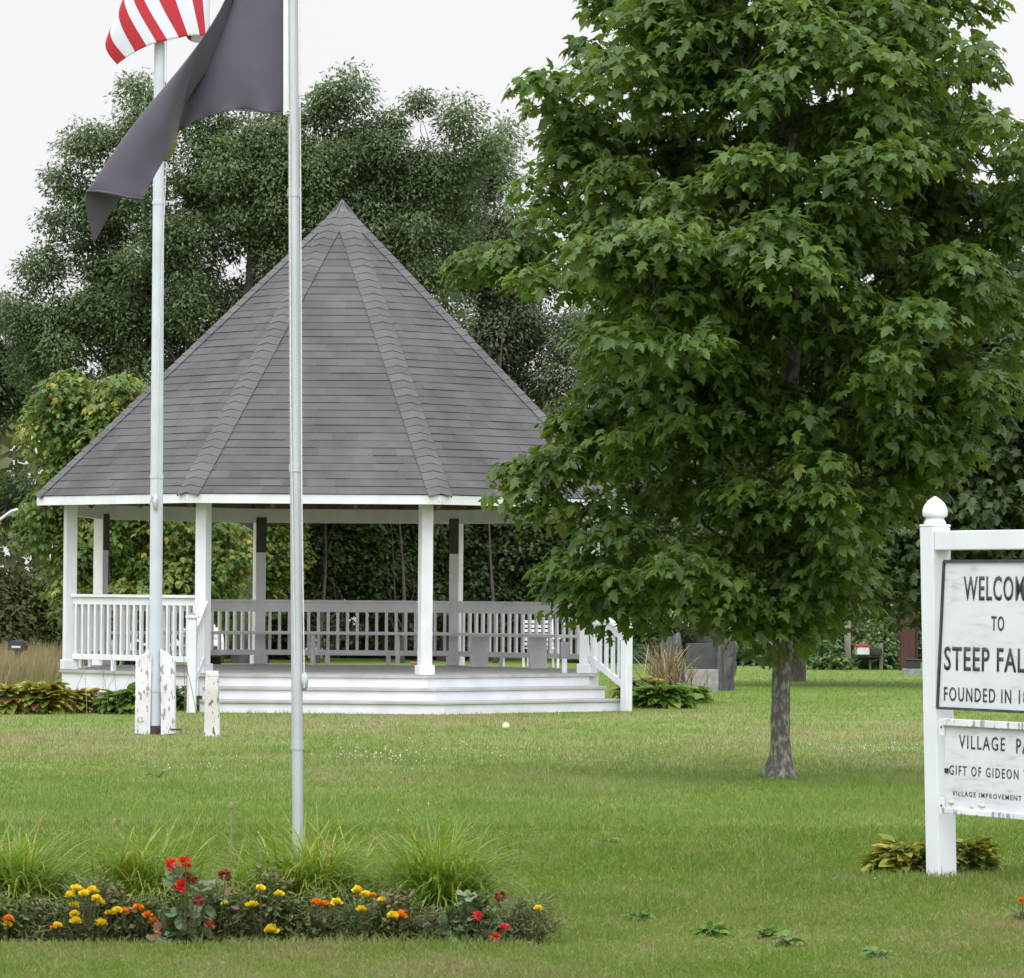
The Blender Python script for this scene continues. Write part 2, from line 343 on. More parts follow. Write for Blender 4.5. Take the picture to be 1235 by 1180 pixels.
# ------------------------------------------------------------------ foliage machinery (numpy)
def unit(a): return a / np.maximum(np.linalg.norm(a, axis=1, keepdims=True), 1e-9)
SHAPES = {
    'maple': ([(0, 0, 0), (.02, -.10, -.02), (.46, .02, -.13), (.27, .22, -.06), (.62, .50, -.22), (.25, .50, -.09), (.21, .74, -.18), (0, 1.04, -.32),
               (-.02, -.10, -.02), (-.46, .02, -.13), (-.27, .22, -.06), (-.62, .50, -.22), (-.25, .50, -.09), (-.21, .74, -.18)],
              [(0, 1, 2, 3), (0, 3, 4, 5), (0, 5, 6, 7), (8, 0, 10, 9), (10, 0, 12, 11), (12, 0, 7, 13)]),
    'oval': ([(0, 0, 0), (.25, .45, -.06), (0, 1, -.16), (-.25, .45, -.06)], [(0, 1, 2), (0, 2, 3)]),
    'lobed': ([(0, 0, 0), (.34, .30, -.08), (.12, .48, 0), (.30, .72, -.1), (0, 1, -.16), (-.30, .72, -.1), (-.12, .48, 0), (-.34, .30, -.08)], [(0, 1, 2, 6, 7), (2, 3, 4, 5, 6)]),
    'broad': ([(0, 0, 0), (.26, .22, .04), (.30, .5, 0), (.16, .82, -.12), (0, 1, -.25), (-.16, .82, -.12), (-.30, .5, 0), (-.26, .22, .04), (0, .5, -.08)],
              [(0, 1, 2, 8), (8, 2, 3, 4), (8, 4, 5, 6), (0, 8, 6, 7)]),
    'round': ([(0, 0, 0)] + [(.5 * math.sin(a) * (1.06 if k % 2 else .96), .45 - .5 * math.cos(a) * (1.06 if k % 2 else .96), .08 * (1 if k % 2 else -.5)) for k, a in enumerate([R(20 + 40 * q) for q in range(9)])],
              [(0, k, k + 1) for k in range(1, 9)]),
    'leaflet': ([(0, 0, 0), (.22, .5, -.05), (0, 1, -.14), (-.22, .5, -.05)], [(0, 1, 2), (0, 2, 3)]),
    'straw': ([(.010, 0, 0), (-.010, 0, 0), (.007, .6, -.02), (-.007, .6, -.02), (0, 1, -.10)], [(0, 2, 3, 1), (2, 4, 3)]),
    'needle': ([(.09, 0, 0), (-.09, 0, 0), (.05, .6, -.03), (-.05, .6, -.03), (0, 1, -.12)], [(0, 2, 3, 1), (2, 4, 3)]),
}
def np_mesh(name, V, loops, starts, tint, mat, parent=None, smooth=False):
    me = bpy.data.meshes.new(name)
    me.vertices.add(len(V)); me.vertices.foreach_set('co', V.astype(np.float32).ravel())
    me.loops.add(len(loops)); me.loops.foreach_set('vertex_index', loops.astype(np.int32))
    me.polygons.add(len(starts)); me.polygons.foreach_set('loop_start', starts.astype(np.int32))
    me.update(calc_edges=True)
    a = me.attributes.new('tint', 'FLOAT', 'FACE'); a.data.foreach_set('value', tint.astype(np.float32))
    me.materials.append(mat)
    if not smooth: me.polygons.foreach_set('use_smooth', np.zeros(len(starts), dtype=bool))
    o = bpy.data.objects.new(name, me); COL.objects.link(o)
    if parent: o.parent = parent
    return o
def leaves(name, P, d, nrm, size, tint, shape, mat, parent=None):
    d = unit(d); nrm = unit(nrm - d * (nrm * d).sum(1, keepdims=True)); s = np.cross(d, nrm)
    T, F = SHAPES[shape]; T = np.array(T); N = len(P); mcount = len(T)
    size = np.broadcast_to(size, (N,))
    V = P[:, None, :] + size[:, None, None] * (T[None, :, 0:1] * s[:, None, :] + T[None, :, 1:2] * d[:, None, :] + T[None, :, 2:3] * nrm[:, None, :])
    flat = np.array([i for f in F for i in f]); lens = np.array([len(f) for f in F])
    loops = (np.arange(N)[:, None] * mcount + flat[None, :]).ravel()
    st = np.concatenate([[0], np.cumsum(lens)[:-1]])
    starts = (np.arange(N)[:, None] * len(flat) + st[None, :]).ravel()
    return np_mesh(name, V.reshape(-1, 3), loops, starts, np.repeat(np.clip(tint, 0, 1), len(F)), mat, parent)
def clump_leaves(C, rad, per, rng, flat=.75, droop=.6, fill=.5, upb=.25):
    """leaves spread through clumps: C (K,3), rad (K,), per (K,) counts -> positions, tip directions, normals, clump ids"""
    ids = np.repeat(np.arange(len(C)), per); N = len(ids)
    d = unit(rng.normal(size=(N, 3))); d[:, 2] = np.where(rng.random(N) < upb, np.abs(d[:, 2]), d[:, 2])
    r = rad[ids] * (fill + (1 - fill) * rng.random(N) ** .6) * (1 + .10 * rng.normal(size=N) * (rng.random(N) < .5))
    P = C[ids] + d * r[:, None] * np.array([1, 1, flat])
    tip = unit(d * np.array([1, 1, .2]) + rng.normal(size=(N, 3)) * .45) + np.array([0, 0, -droop])
    nr = np.array([0, 0, 1.0]) + d * .75 + rng.normal(size=(N, 3)) * .42
    return P, tip, nr, ids
def twig_paths(mb, base_pts, C, rng, r0=.02, n=5, sag=.1, every=1):
    """limbs from points of the trunk to the clump centres"""
    for k in range(0, len(C), every):
        c = Vector(C[k]); b = min(base_pts, key=lambda q: (Vector(q) - c).length + 1.1 * max(0, q[2] - c.z + .25 * (Vector((q[0], q[1], 0)) - Vector((c.x, c.y, 0))).length))
        b = Vector(b); pts = []; rr = []
        off = Vector(rng.normal(size=3)) * (c - b).length * .07
        for j in range(6):
            t = j / 5
            p = b.lerp(c, t) + off * math.sin(math.pi * t) + Vector((0, 0, 1)) * math.sin(math.pi * t) * sag * (c - b).length
            pts.append(p); rr.append(r0 * (1 - t) ** .8 * min(1.6, .5 + .35 * (c - b).length) + .004)
        mb.tube(pts, rr, n, False)

def limb_system(mb, trunk_pts, C, rng, k, r_main, r_twig, rise=.9, sides=6):
    """main limbs that climb out of the trunk to groups of clumps, then twigs from the limbs to every clump"""
    C = np.asarray(C); cent = C[rng.choice(len(C), k, replace=False)].copy()
    for _ in range(6):
        lab = ((C[:, None] - cent[None]) ** 2).sum(2).argmin(1)
        for j in range(k):
            if (lab == j).any(): cent[j] = C[lab == j].mean(0)
    zs = [p[2] for p in trunk_pts]
    for j in range(k):
        mine = C[lab == j]
        if not len(mine): continue
        c = Vector(cent[j]); best = min(trunk_pts, key=lambda q: abs(q[2] - (c.z - rise * math.hypot(c.x - q[0], c.y - q[1]))))
        b = Vector(best); L_ = (c - b).length; wob = Vector(rng.normal(size=3)) * L_ * .06; pts = []
        for i in range(9):
            t = i / 8; pts.append(b.lerp(c, t) + Vector((0, 0, -1)) * math.sin(math.pi * t) * L_ * .10 + wob * math.sin(2.2 * math.pi * t))
        r0 = r_main * min(1.3, .35 + .2 * L_)
        mb.tube(pts, [r0 * (1 - .8 * i / 8) for i in range(9)], sides, False)
        for q in mine:
            q = Vector(q); a = min(pts[2:], key=lambda p: (p - q).length + max(0, p.z - q.z) * .8); o = Vector(rng.normal(size=3)) * (q - a).length * .10
            mb.tube([a, a.lerp(q, .5) + o, q], [r_twig, r_twig * .7, r_twig * .3], 4, False)

def lobe_tree(name, base, D, lobes, clump_r, nclump, nleaf, leaf, mat, bark, label, cat='tree', group=None, seed=1, shape='lobed', trunk_r=.2, depth=.8, droop=.45, flat=.8, fill=.25, every=1, limb=.05, twig=None, trunk_top=None):
    """a tree whose crown is a set of lobes (px, py, rx, ry [, dD]); each lobe a 3-D ellipsoid filled with leaf clumps"""
    rng = np.random.default_rng(seed); root = empty(name, base, label=label, cat=cat, group=group); b = np.array(base)
    C = []; vol = np.array([q[2] * q[3] for q in lobes], float); vol /= vol.sum()
    s = FPX / D
    for q, w in zip(lobes, vol):
        c = np.array(at(q[0], q[1], D + (q[4] if len(q) > 4 else 0)))
        k = max(2, int(round(nclump * w)))
        d = unit(rng.normal(size=(k, 3))); r = rng.random(k) ** .4
        C.append(c + d * r[:, None] * np.array([q[2] / s, depth * q[2] / s, q[3] / s]))
    C = np.concatenate(C) - b; C = C[C[:, 2] > .1]
    rad = clump_r * (.6 + .8 * rng.random(len(C)))
    wt = rad ** 2; per = np.maximum(8, (nleaf * wt / wt.sum()).astype(int))
    P, tip, nr, ids = clump_leaves(C, rad, per, rng, flat, droop, fill)
    ok = P[:, 2] > .03; P, tip, nr, ids = P[ok], tip[ok], nr[ok], ids[ok]
    ct = rng.random(len(C)); tint = .42 + .60 * (ct[ids] - .5) + .16 * rng.normal(size=len(P))
    tint = np.where(rng.random(len(P)) < .02, .95, tint)
    leaves('crown', P, tip, nr, leaf * (.7 + .6 * rng.random(len(P))), tint, shape, mat, root)
    top = C[:, 2].max() * (trunk_top or .82); cx, cy = C[:, 0].mean(), C[:, 1].mean()
    mb = MB(); tp = []
    for j in range(11):
        t = j / 10
        tp.append((cx * t ** 1.6 * .8 + .12 * math.sin(3 * t + seed), cy * t ** 1.6 * .8, top * t - .05))
    mb.tube(tp, [trunk_r * (1.35 if j == 0 else 1 - .08 * j) * (1 if j < 10 else .5) for j in range(11)], 9)
    limb_system(mb, tp[2:], C, rng, max(5, len(C) // 14), limb * 1.25, limb * .28)
    mb.build('trunk', bark, root, smooth=True)
    return root

# ================================================================== ground
g = MB()
n_ = 60
for (x0, x1, y0, y1) in ((-400, 400, -60, 900),): g.quad([(x0, y0, 0), (x1, y0, 0), (x1, y1, 0), (x0, y1, 0)])
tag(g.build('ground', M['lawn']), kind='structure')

# ================================================================== gazebo
GD = 53.5
gc = at(406.5, 720, GD); GC = Vector((gc.x, GD, 0))
DEL = R(-2.5); RP = 3.53; DECK = .452
gz = empty('gazebo', GC, label='large white octagonal gazebo with a steep grey shingle roof, railings and wide front steps', cat='gazebo')
def ang(k): return R(-22.5 + 45 * k) + DEL
def oct_(k, r): a = ang(k); return Vector((r * math.sin(a), -r * math.cos(a), 0))
def nrm(k): a = ang(k) + R(22.5); return Vector((math.sin(a), -math.cos(a), 0))      # outward normal of side k (between corner k and k+1)
Z = Vector((0, 0, 1))
# --- roof
AX = Vector((.025, 0, 0)); RE, ZE, ZA = 4.0, 2.63, 6.46
apex = AX + Z * ZA
def rc(k): return AX + oct_(k, RE) + Z * ZE
rmb = MB(); rng = random.Random(3)
NC = 40
for k in range(8):
    a, b = rc(k), rc(k + 1); nn = (b - a).cross(apex - a).normalized()
    if nn.z < 0: nn = -nn
    for c_ in range(NC):
        t0, t1 = c_ / NC, (c_ + 1) / NC
        pa, pb = a.lerp(apex, t0), b.lerp(apex, t0); qa, qb = a.lerp(apex, t1), b.lerp(apex, t1)
        wid = (pb - pa).length; off = (c_ % 2) * .16 + rng.random() * .05; cuts = [0]
        x = off if off > .04 else .3
        while x < wid - .03:
            cuts.append(x / wid); x += .30 + rng.uniform(-.03, .05)
        cuts.append(1); ct = rng.uniform(-.08, .08)
        for i in range(len(cuts) - 1):
            u0, u1 = cuts[i], cuts[i + 1]
            lift = nn * (.005 + rng.uniform(0, .008))
            A, B = pa.lerp(pb, u0) + lift, pa.lerp(pb, u1) + lift
            A -= (apex - a).normalized() * .006; B -= (apex - a).normalized() * .006
            C_, D_ = qa.lerp(qb, u1) + nn * .001, qa.lerp(qb, u0) + nn * .001
            tt = min(1, max(0, .5 + ct + rng.gauss(0, .11)))
            rmb.quad([A, B, C_, D_], tt)
            A0, B0 = A - nn * .012, B - nn * .012
            rmb.quad([A0, B0, B, A], .1)
            if i < len(cuts) - 2: rmb.quad([B0, B, C_, C_ - nn * .002], .1)
roof = rmb.build('roof', M['shingle'], gz)
# soffit lining inside
smb = MB()
for k in range(8):
    d = Z * -.09
    smb.quad([rc(k) + d - oct_(k, .05), rc(k + 1) + d - oct_(k + 1, .05), apex + d * 1.3], .5)
smb.build('ceiling_lining', M['brown_wood'], roof)
# hip caps
for k in range(8):
    h = MB(); a = rc(k); ax = (apex - a); ln = ax.length; ax /= ln
    n1 = (rc(k + 1) - a).cross(apex - a).normalized(); n2 = (apex - a).cross(rc(k - 1) - a).normalized()
    n1 = n1 if n1.z > 0 else -n1; n2 = n2 if n2.z > 0 else -n2
    s1 = ax.cross(n1); s1 = s1 if s1.dot(rc(k + 1) - a) > 0 else -s1
    s2 = ax.cross(n2); s2 = s2 if s2.dot(rc(k - 1) - a) > 0 else -s2
    nm = (n1 + n2).normalized(); steps = 40
    for i in range(steps):
        l0, l1 = ln * i / steps - .01, ln * (i + 1.0) / steps
        if l0 > ln * .955: break
        w = min(.150, (ln - l0) * .32); hi_, lo_ = .020 + rng.uniform(0, .003), .0165
        p0, p1 = a + ax * l0, a + ax * l1; tt = min(1, max(0, .82 + rng.gauss(0, .10)))
        L0, C0, R0_ = p0 + s2 * w + n2 * hi_, p0 + nm * (hi_ + .004), p0 + s1 * w + n1 * hi_
        L1, C1, R1_ = p1 + s2 * w + n2 * lo_, p1 + nm * lo_, p1 + s1 * w + n1 * lo_
        h.quad([L0, C0, C1, L1], tt); h.quad([C0, R0_, R1_, C1], tt)
        h.quad([L0 - n2 * .007, C0 - nm * .007, C0, L0], .1); h.quad([C0 - nm * .007, R0_ - n1 * .007, R0_, C0], .1)
        h.quad([L0 - n2 * .03, L0, L1, L1 - n2 * .016], .0); h.quad([R0_, R0_ - n1 * .03, R1_ - n1 * .016, R1_], .0)
    h.build('hip_cap', M['shingle'], roof)
# apex flashing
am = MB()
for k in range(8):
    pts = [AX + oct_(k, .21) + Z * (ZA - .195), AX + oct_(k + 1, .21) + Z * (ZA - .195), apex + Z * .05]
    mid = (oct_(k, .215) + oct_(k + 1, .215)) / 2 + AX + Z * (ZA - .20)
    am.quad([pts[0], mid, pts[2]]); am.quad([mid, pts[1], pts[2]])
    am.quad([pts[0] - Z * .02, mid - Z * .02, mid, pts[0]]); am.quad([mid - Z * .02, pts[1] - Z * .02, pts[1], mid])
    am.beam(pts[0] + Z * .008, apex + Z * .055, .02, .02)
am.build('apex_cap', M['apex'], roof)
# fascia
for k in range(8):
    f = MB(); a = AX + oct_(k, RE - .005); b = AX + oct_(k + 1, RE - .005); nn = nrm(k)
    ai = AX + oct_(k, RE - .035); bi = AX + oct_(k + 1, RE - .035)
    f.prism([a, b, bi, ai], ZE - .118, ZE - .008)
    f.build('fascia', M['white'], roof)
# rafters
for k in range(8):
    r_ = MB(); a = AX + oct_(k, RE - .05) + Z * (ZE - .13); r_.beam(a, apex - Z * .17, .05, .12); r_.build('rafter', M['brown_wood'], roof)
    for t in (1 / 3, 2 / 3):
        r_ = MB(); p = (AX + oct_(k, RE - .05)).lerp(AX + oct_(k + 1, RE - .05), t) + Z * (ZE - .13)
        q = apex.lerp(AX + oct_(k, 0) + Z * ZE, .0) - Z * .17
        e_ = p.lerp(q, .8 if t < .5 else .78); r_.beam(p, e_, .045, .11); r_.build('rafter', M['brown_wood'], roof)
# --- posts, beams
PW = .145
for k in range(8):
    p = oct_(k, RP); a = ang(k)
    po = MB().box((p.x, p.y, (DECK + 2.58) / 2), (PW, PW, 2.58 - DECK), rz=a).build('post', M['white'] if k in (0, 1, 2, 7) else M['rail_in'], gz, bevel=.006)
    MB().box((p.x, p.y, DECK + .062), (PW + .05, PW + .05, .12), rz=a).build('plinth', M['white'] if k in (0, 1, 2, 7) else M['rail_in'], po, bevel=.008)
    if k in (3, 4, 5, 6):
        q = oct_(k, RP - PW / 2 - .008)
        MB().box((q.x, q.y, 2.22), (PW * .98, .016, .48), rz=a).build('bare_strip', M['dark_wood'], po)
    a1, b1 = oct_(k, RP), oct_(k + 1, RP); e1 = (b1 - a1).normalized()
    zb_ = 2.485 if k in (2, 3, 4, 5, 6) else 2.60
    MB().beam(a1 + e1 * .08 + Z * zb_, b1 - e1 * .08 + Z * zb_, .09, .19 if zb_ < 2.5 else .10).build('beam', M['rail_in'], gz, bevel=.004)
# --- deck
RDK = RP + .13
dk = MB()
dk.prism([oct_(k, RDK) for k in range(8)], DECK - .034, DECK)
for j in range(-26, 27):       # board joints
    y = j * .14
    w = math.sqrt(max(.1, (RDK * .955) ** 2 - y * y))
    if abs(y) < RDK * .9: dk.box((0, y, DECK + .0005), (2 * min(w, RDK * .92), .006, .002), tint=0)
deck = dk.build('deck', M['grey_paint'], gz)
for k in range(8):
    ins = .078 if k in (0, 1) else .05
    a, b = oct_(k, RDK - ins), oct_(k + 1, RDK - ins); nn = nrm(k)
    e1 = (b - a).normalized()
    MB().beam(a + Z * .30, b - e1 * .0 + Z * .30, .03, .235).build('rim_board', M['white'], deck)
    if k in (0, 1): continue
    sk = MB(); L_ = (b - a).length; n_ = int(L_ / .14)
    for i in range(n_):
        c_ = a + e1 * (L_ * (i + .5) / n_) - nn * .06
        sk.box((c_.x, c_.y, .09), (L_ / n_ - .008, .02, .19), rz=math.atan2(e1.y, e1.x))
    sk.build('skirting_slat', M['skirt'], deck)
# --- steps round the front and the next side
TR = .285; RIS = DECK / 3
def step_poly(off):
    n0, n1 = nrm(0), nrm(1); e0 = (oct_(1, RP) - oct_(0, RP)).normalized(); e1 = (oct_(2, RP) - oct_(1, RP)).normalized()
    base = RDK
    A = oct_(0, base) + n0 * off + e0 * (.10); Bm = oct_(1, base + off / math.cos(R(22.5))); Cc = oct_(2, base) + n1 * off - e1 * .10
    return A, Bm, Cc
for i in range(3):
    off = TR * i - .02
    A, B, C_ = step_poly(off); Ai, Bi, Ci = step_poly(off - .03)
    zt = DECK - RIS * i - .036; zb = max(-.02, DECK - RIS * (i + 1))
    for (p, q, pi, qi) in ((A, B, Ai, Bi), (B, C_, Bi, Ci)):
        MB().prism([p, q, qi, pi], zb, zt).build('riser', M['white'], deck, bevel=.003)
    if i:
        o2 = off + .025; A2, B2, C2 = step_poly(o2); A3, B3, C3 = step_poly(o2 - TR - .02)
        for (p, q, pi, qi) in ((A2, B2, A3, B3), (B2, C2, B3, C3)):
            MB().prism([p, q, qi, pi], DECK - RIS * i - .034, DECK - RIS * i).build('tread', M['grey_paint'], deck, bevel=.005)
    # closing cheeks
for (ve, e_, n0) in ((0, 1, nrm(0)), (2, -1, nrm(1))):
    for i in range(1, 3):
        ee = (oct_(1, RP) - oct_(0, RP)).normalized() if ve == 0 else (oct_(2, RP) - oct_(1, RP)).normalized()
        p = oct_(ve, RDK) + ee * e_ * .115; a = p - n0 * .03; b = p + n0 * (TR * i - .055)
        MB().beam(a + Z * ((DECK - RIS * i - .036) / 2), b + Z * ((DECK - RIS * i - .036) / 2), .022, DECK - RIS * i - .037).build('cheek_board', M['white'], deck)
# --- railings
bal_me = {}
def baluster(h, parent, p, rz, mat):
    key = (round(h, 3), mat.name)
    if key not in bal_me:
        o = MB().box((0, 0, h / 2), (.038, .038, h)).build('baluster', mat, parent); bal_me[key] = o
    else:
        o = bal_me[key].copy(); COL.objects.link(o); o.parent = parent
    o.location = p; o.rotation_euler = (0, 0, rz)
for k in range(2, 8):
    a, b = oct_(k, RP), oct_(k + 1, RP); e1 = (b - a).normalized(); nn = nrm(k); rz = math.atan2(e1.y, e1.x)
    a = a + e1 * (PW * .5 + .012); b = b - e1 * (PW * .5 + .012)
    front = k in (6, 7); top = 1.40 if k in (6, 7) else 1.335
    mr = M['white'] if front else M['rail_in']
    rl = empty('railing', (0, 0, 0)); rl.parent = gz
    MB().beam(a + Z * (top - .018), b + Z * (top - .018), .10, .036).build('cap_rail', mr, rl, bevel=.005)
    if front: MB().beam(a + Z * (top - .082), b + Z * (top - .082), .038, .088).build('upper_rail', mr, rl)
    else: MB().beam(a - nn * .038 + Z * (top - .100), b - nn * .038 + Z * (top - .100), .036, .125).build('upper_rail', mr, rl, bevel=.004)
    MB().beam(a + Z * (DECK + .165), b + Z * (DECK + .165), .042, .07).build('lower_rail', mr, rl, bevel=.004)
    for t in (.33, .66):
        c_ = a.lerp(b, t); MB().box((c_.x, c_.y, DECK + .065), (.06, .04, .129), rz=rz).build('rail_block', mr, rl)
    z0 = DECK + .201; hh = top - .037 - z0 - (.088 if front else 0); n_ = 19
    if k in (2, 6):
        sb = MB()
        for i in range(n_):
            c_ = a.lerp(b, (i + .5) / n_); sb.box((c_.x, c_.y, z0 + hh / 2), (.038, .038, hh), rz=rz)
        tag(sb.build('baluster', mr, rl), kind='stuff')
    else:
        for i in range(n_):
            c_ = a.lerp(b, (i + .5) / n_); baluster(hh, rl, (c_.x, c_.y, z0), rz, mr)
# stair rails
for (ve, e_, k, n0) in ((0, 1, 0, nrm(0)), (2, -1, 1, nrm(1))):
    ee = (oct_(k + 1, RP) - oct_(k, RP)).normalized(); sr = empty('stair_railing', (0, 0, 0)); sr.parent = gz
    p0 = oct_(ve, RP) + n0 * (PW * .56) + ee * e_ * .03
    p1 = oct_(ve, RP) + n0 * .80 + ee * e_ * (-.03 if ve == 0 else .08); rz = math.atan2(ee.y, ee.x)
    np_ = MB().box((p1.x, p1.y, .565), (.105, .105, 1.13), rz=rz).build('newel_post', M['white'], sr, bevel=.005)
    cp = MB().box((p1.x, p1.y, 1.145), (.15, .15, .03), rz=rz); cp.build('newel_cap', M['white'], np_, bevel=.006)
    t_ = MB(); w = .058
    qs = [Vector((p1.x, p1.y, 1.16)) + Vector((math.cos(rz + R(45 + 90 * i)), math.sin(rz + R(45 + 90 * i)), 0)) * w * 1.41 for i in range(4)]
    for i in range(4): t_.quad([qs[i], qs[(i + 1) % 4], Vector((p1.x, p1.y, 1.20))])
    t_.build('cap_top', M['grey_wood'], np_)
    a = p0; b = p1 - n0 * .055
    MB().beam(a + Z * 1.315, b + Z * .98, .09, .035).build('handrail', M['white'], sr, bevel=.004)
    MB().beam(a + Z * 1.25, b + Z * .915, .036, .10).build('upper_rail', M['white'], sr)
    MB().beam(a + Z * .66, b + Z * .325, .042, .075).build('lower_rail', M['white'], sr)
    for i in range(5):
        t = (i + .6) / 5.2; c_ = a.lerp(b, t); z0 = .66 - .335 * t + .03
        baluster(.53, sr, (c_.x, c_.y, z0), rz, M['white'])
# built-in benches along the back
for k in (3, 4, 5):
    a, b = oct_(k, RP - .09), oct_(k + 1, RP - .09); nn = nrm(k); e1 = (b - a).normalized()
    ai, bi = a - nn * .36 + e1 * .17, b - nn * .36 - e1 * .17; bn = empty('bench', (0, 0, 0)); bn.parent = gz
    zs = DECK + .455
    MB().prism([a, b, bi, ai], zs - .04, zs).build('seat', M['rail_in'], bn, bevel=.004)
    for t in ((.28, .72) if k != 5 else (.5,)):
        c_ = a.lerp(b, t) - nn * .18; MB().box((c_.x, c_.y, DECK + .207), (.04, .30, .413), rz=math.atan2(e1.y, e1.x) + (R(32) if k == 2 else 0)).build('leg', M['rail_in'], bn)
q = oct_(2, RP - .24); MB().box((q.x - .06, q.y + .16, DECK + .29), (.11, .09, .20), rz=.2).build('outlet_box', mat_simple('outlet_grey', (.3, .31, .31), None, 5, .5), gz, bevel=.01)
q = oct_(2, RP - .24); MB().box((q.x - .06, q.y + .16, DECK + .095), (.06, .05, .188), rz=.2).build('conduit', M['rail_in'], gz)

# ================================================================== flagpoles and flags
def pole(name, base, top, joints, widths, mat, label):
    root = empty(name, base, label=label, cat='flagpole'); b = Vector(base); axis = Vector(top) - b
    cuts = [0] + joints + [1]
    for i in range(len(cuts) - 1):
        p, q = axis * cuts[i], axis * cuts[i + 1]
        MB().tube([p, q], [widths[i], widths[i + 1]], 20).build('pole_section', mat, root, smooth=True)
        if i: MB().tube([p - axis.normalized() * .02, p + axis.normalized() * .02], [widths[i] + .005] * 2, 20).build('joint_collar', mat, root, smooth=True)
    return root
b1 = gnd(359.5, 1054); D1 = b1.y
t1 = at(351, -330, D1); L1 = (t1 - b1).length
p1r = pole('flagpole', b1, t1, [.111, .352, .592], [.0285, .030, .030, .029, .026], M['metal'], 'slim galvanised flagpole standing in the flower bed and carrying the dark flag')
cl = MB(); c_ = at(367, 822, D1 - .0) - b1; cl.ball(c_, (.022, .02, .05), 8, 6); cl.beam(c_ + Vector((-.01, -.01, -.05)), c_ + Vector((-.01, -.01, .06)), .016, .02)
cl.build('cleat', M['metal'], p1r, smooth=True)
ro = MB(); ro.tube([at(367, 830, D1 - .03) - b1, at(364, 600, D1 - .032) - b1, at(363, 300, D1 - .032) - b1, at(361, 0, D1 - .032) - b1, at(357, -320, D1 - .03) - b1], .0035, 6)
ro.tube([at(349.5, 150, D1 - .033) - b1, at(350.5, 480, D1 - .033) - b1, at(356, 800, D1 - .034) - b1], .003, 6); ro.build('halyard', M['rope'], p1r)

b2 = gnd(187, 886); D2 = b2.y
t2 = at(194, -190, D2)
p2r = pole('flagpole', b2, t2, [.05, .288, .595], [.064, .065, .064, .058, .05], M['pole_white'], 'pale painted flagpole clamped between two weathered boards near the gazebo')
MB().tube([(0, 0, -.02), (0, 0, .09)], [.067, .0665], 16).build('rusty_foot', M['rust'], p2r, smooth=True)
for s_, pts in ((-1, [(162.5, 885), (181, 887), (183, 792), (179, 784), (163.5, 797)]), (1, [(194, 887), (211, 885), (210.5, 797), (204, 790), (193, 783)])):
    bb = MB(); P0 = [at(x, y, D2 - .075) - b2 for x, y in pts]; P1 = [p + Vector((0, .15, 0)) for p in P0]; k_ = len(P0)
    for p in P0 + P1: p.z = max(p.z, -.02) if p.z < .05 else p.z
    i0 = len(bb.v); bb.v += [tuple(p) for p in P0 + P1]
    bb.f += [tuple(range(k_)), tuple(range(2 * k_ - 1, k_ - 1, -1))] + [(j, (j + 1) % k_, k_ + (j + 1) % k_, k_ + j) for j in range(k_)]
    bb.t = [.5] * len(bb.f); bb.build('brace_board', M['white_old'], p2r, bevel=.006)
bo = MB(); q = at(206, 880, D2 - .08) - b2; bo.tube([q, q + Vector((.12, -.01, 0))], .008, 8); bo.build('bolt', M['rust'], p2r)
cl = MB(); c_ = at(187.5, 606, D2 - .085) - b2; cl.ball(c_, (.03, .02, .085), 10, 8); cl.tube([c_ + Vector((-.06, 0, -.02)), c_ + Vector((-.03, -.01, .06)), c_ + Vector((.02, -.02, .03))], .008, 6)
cl.build('cleat', M['metal'], p2r, smooth=True)
ro = MB(); ro.tube([at(189, 600, D2 - .075) - b2, at(192, 400, D2 - .07) - b2, at(200.5, 200, D2 - .04) - b2, at(200.5, 0, D2 - .04) - b2, at(198, -180, D2 - .04) - b2], .004, 6); ro.build('halyard', M['rope'], p2r)

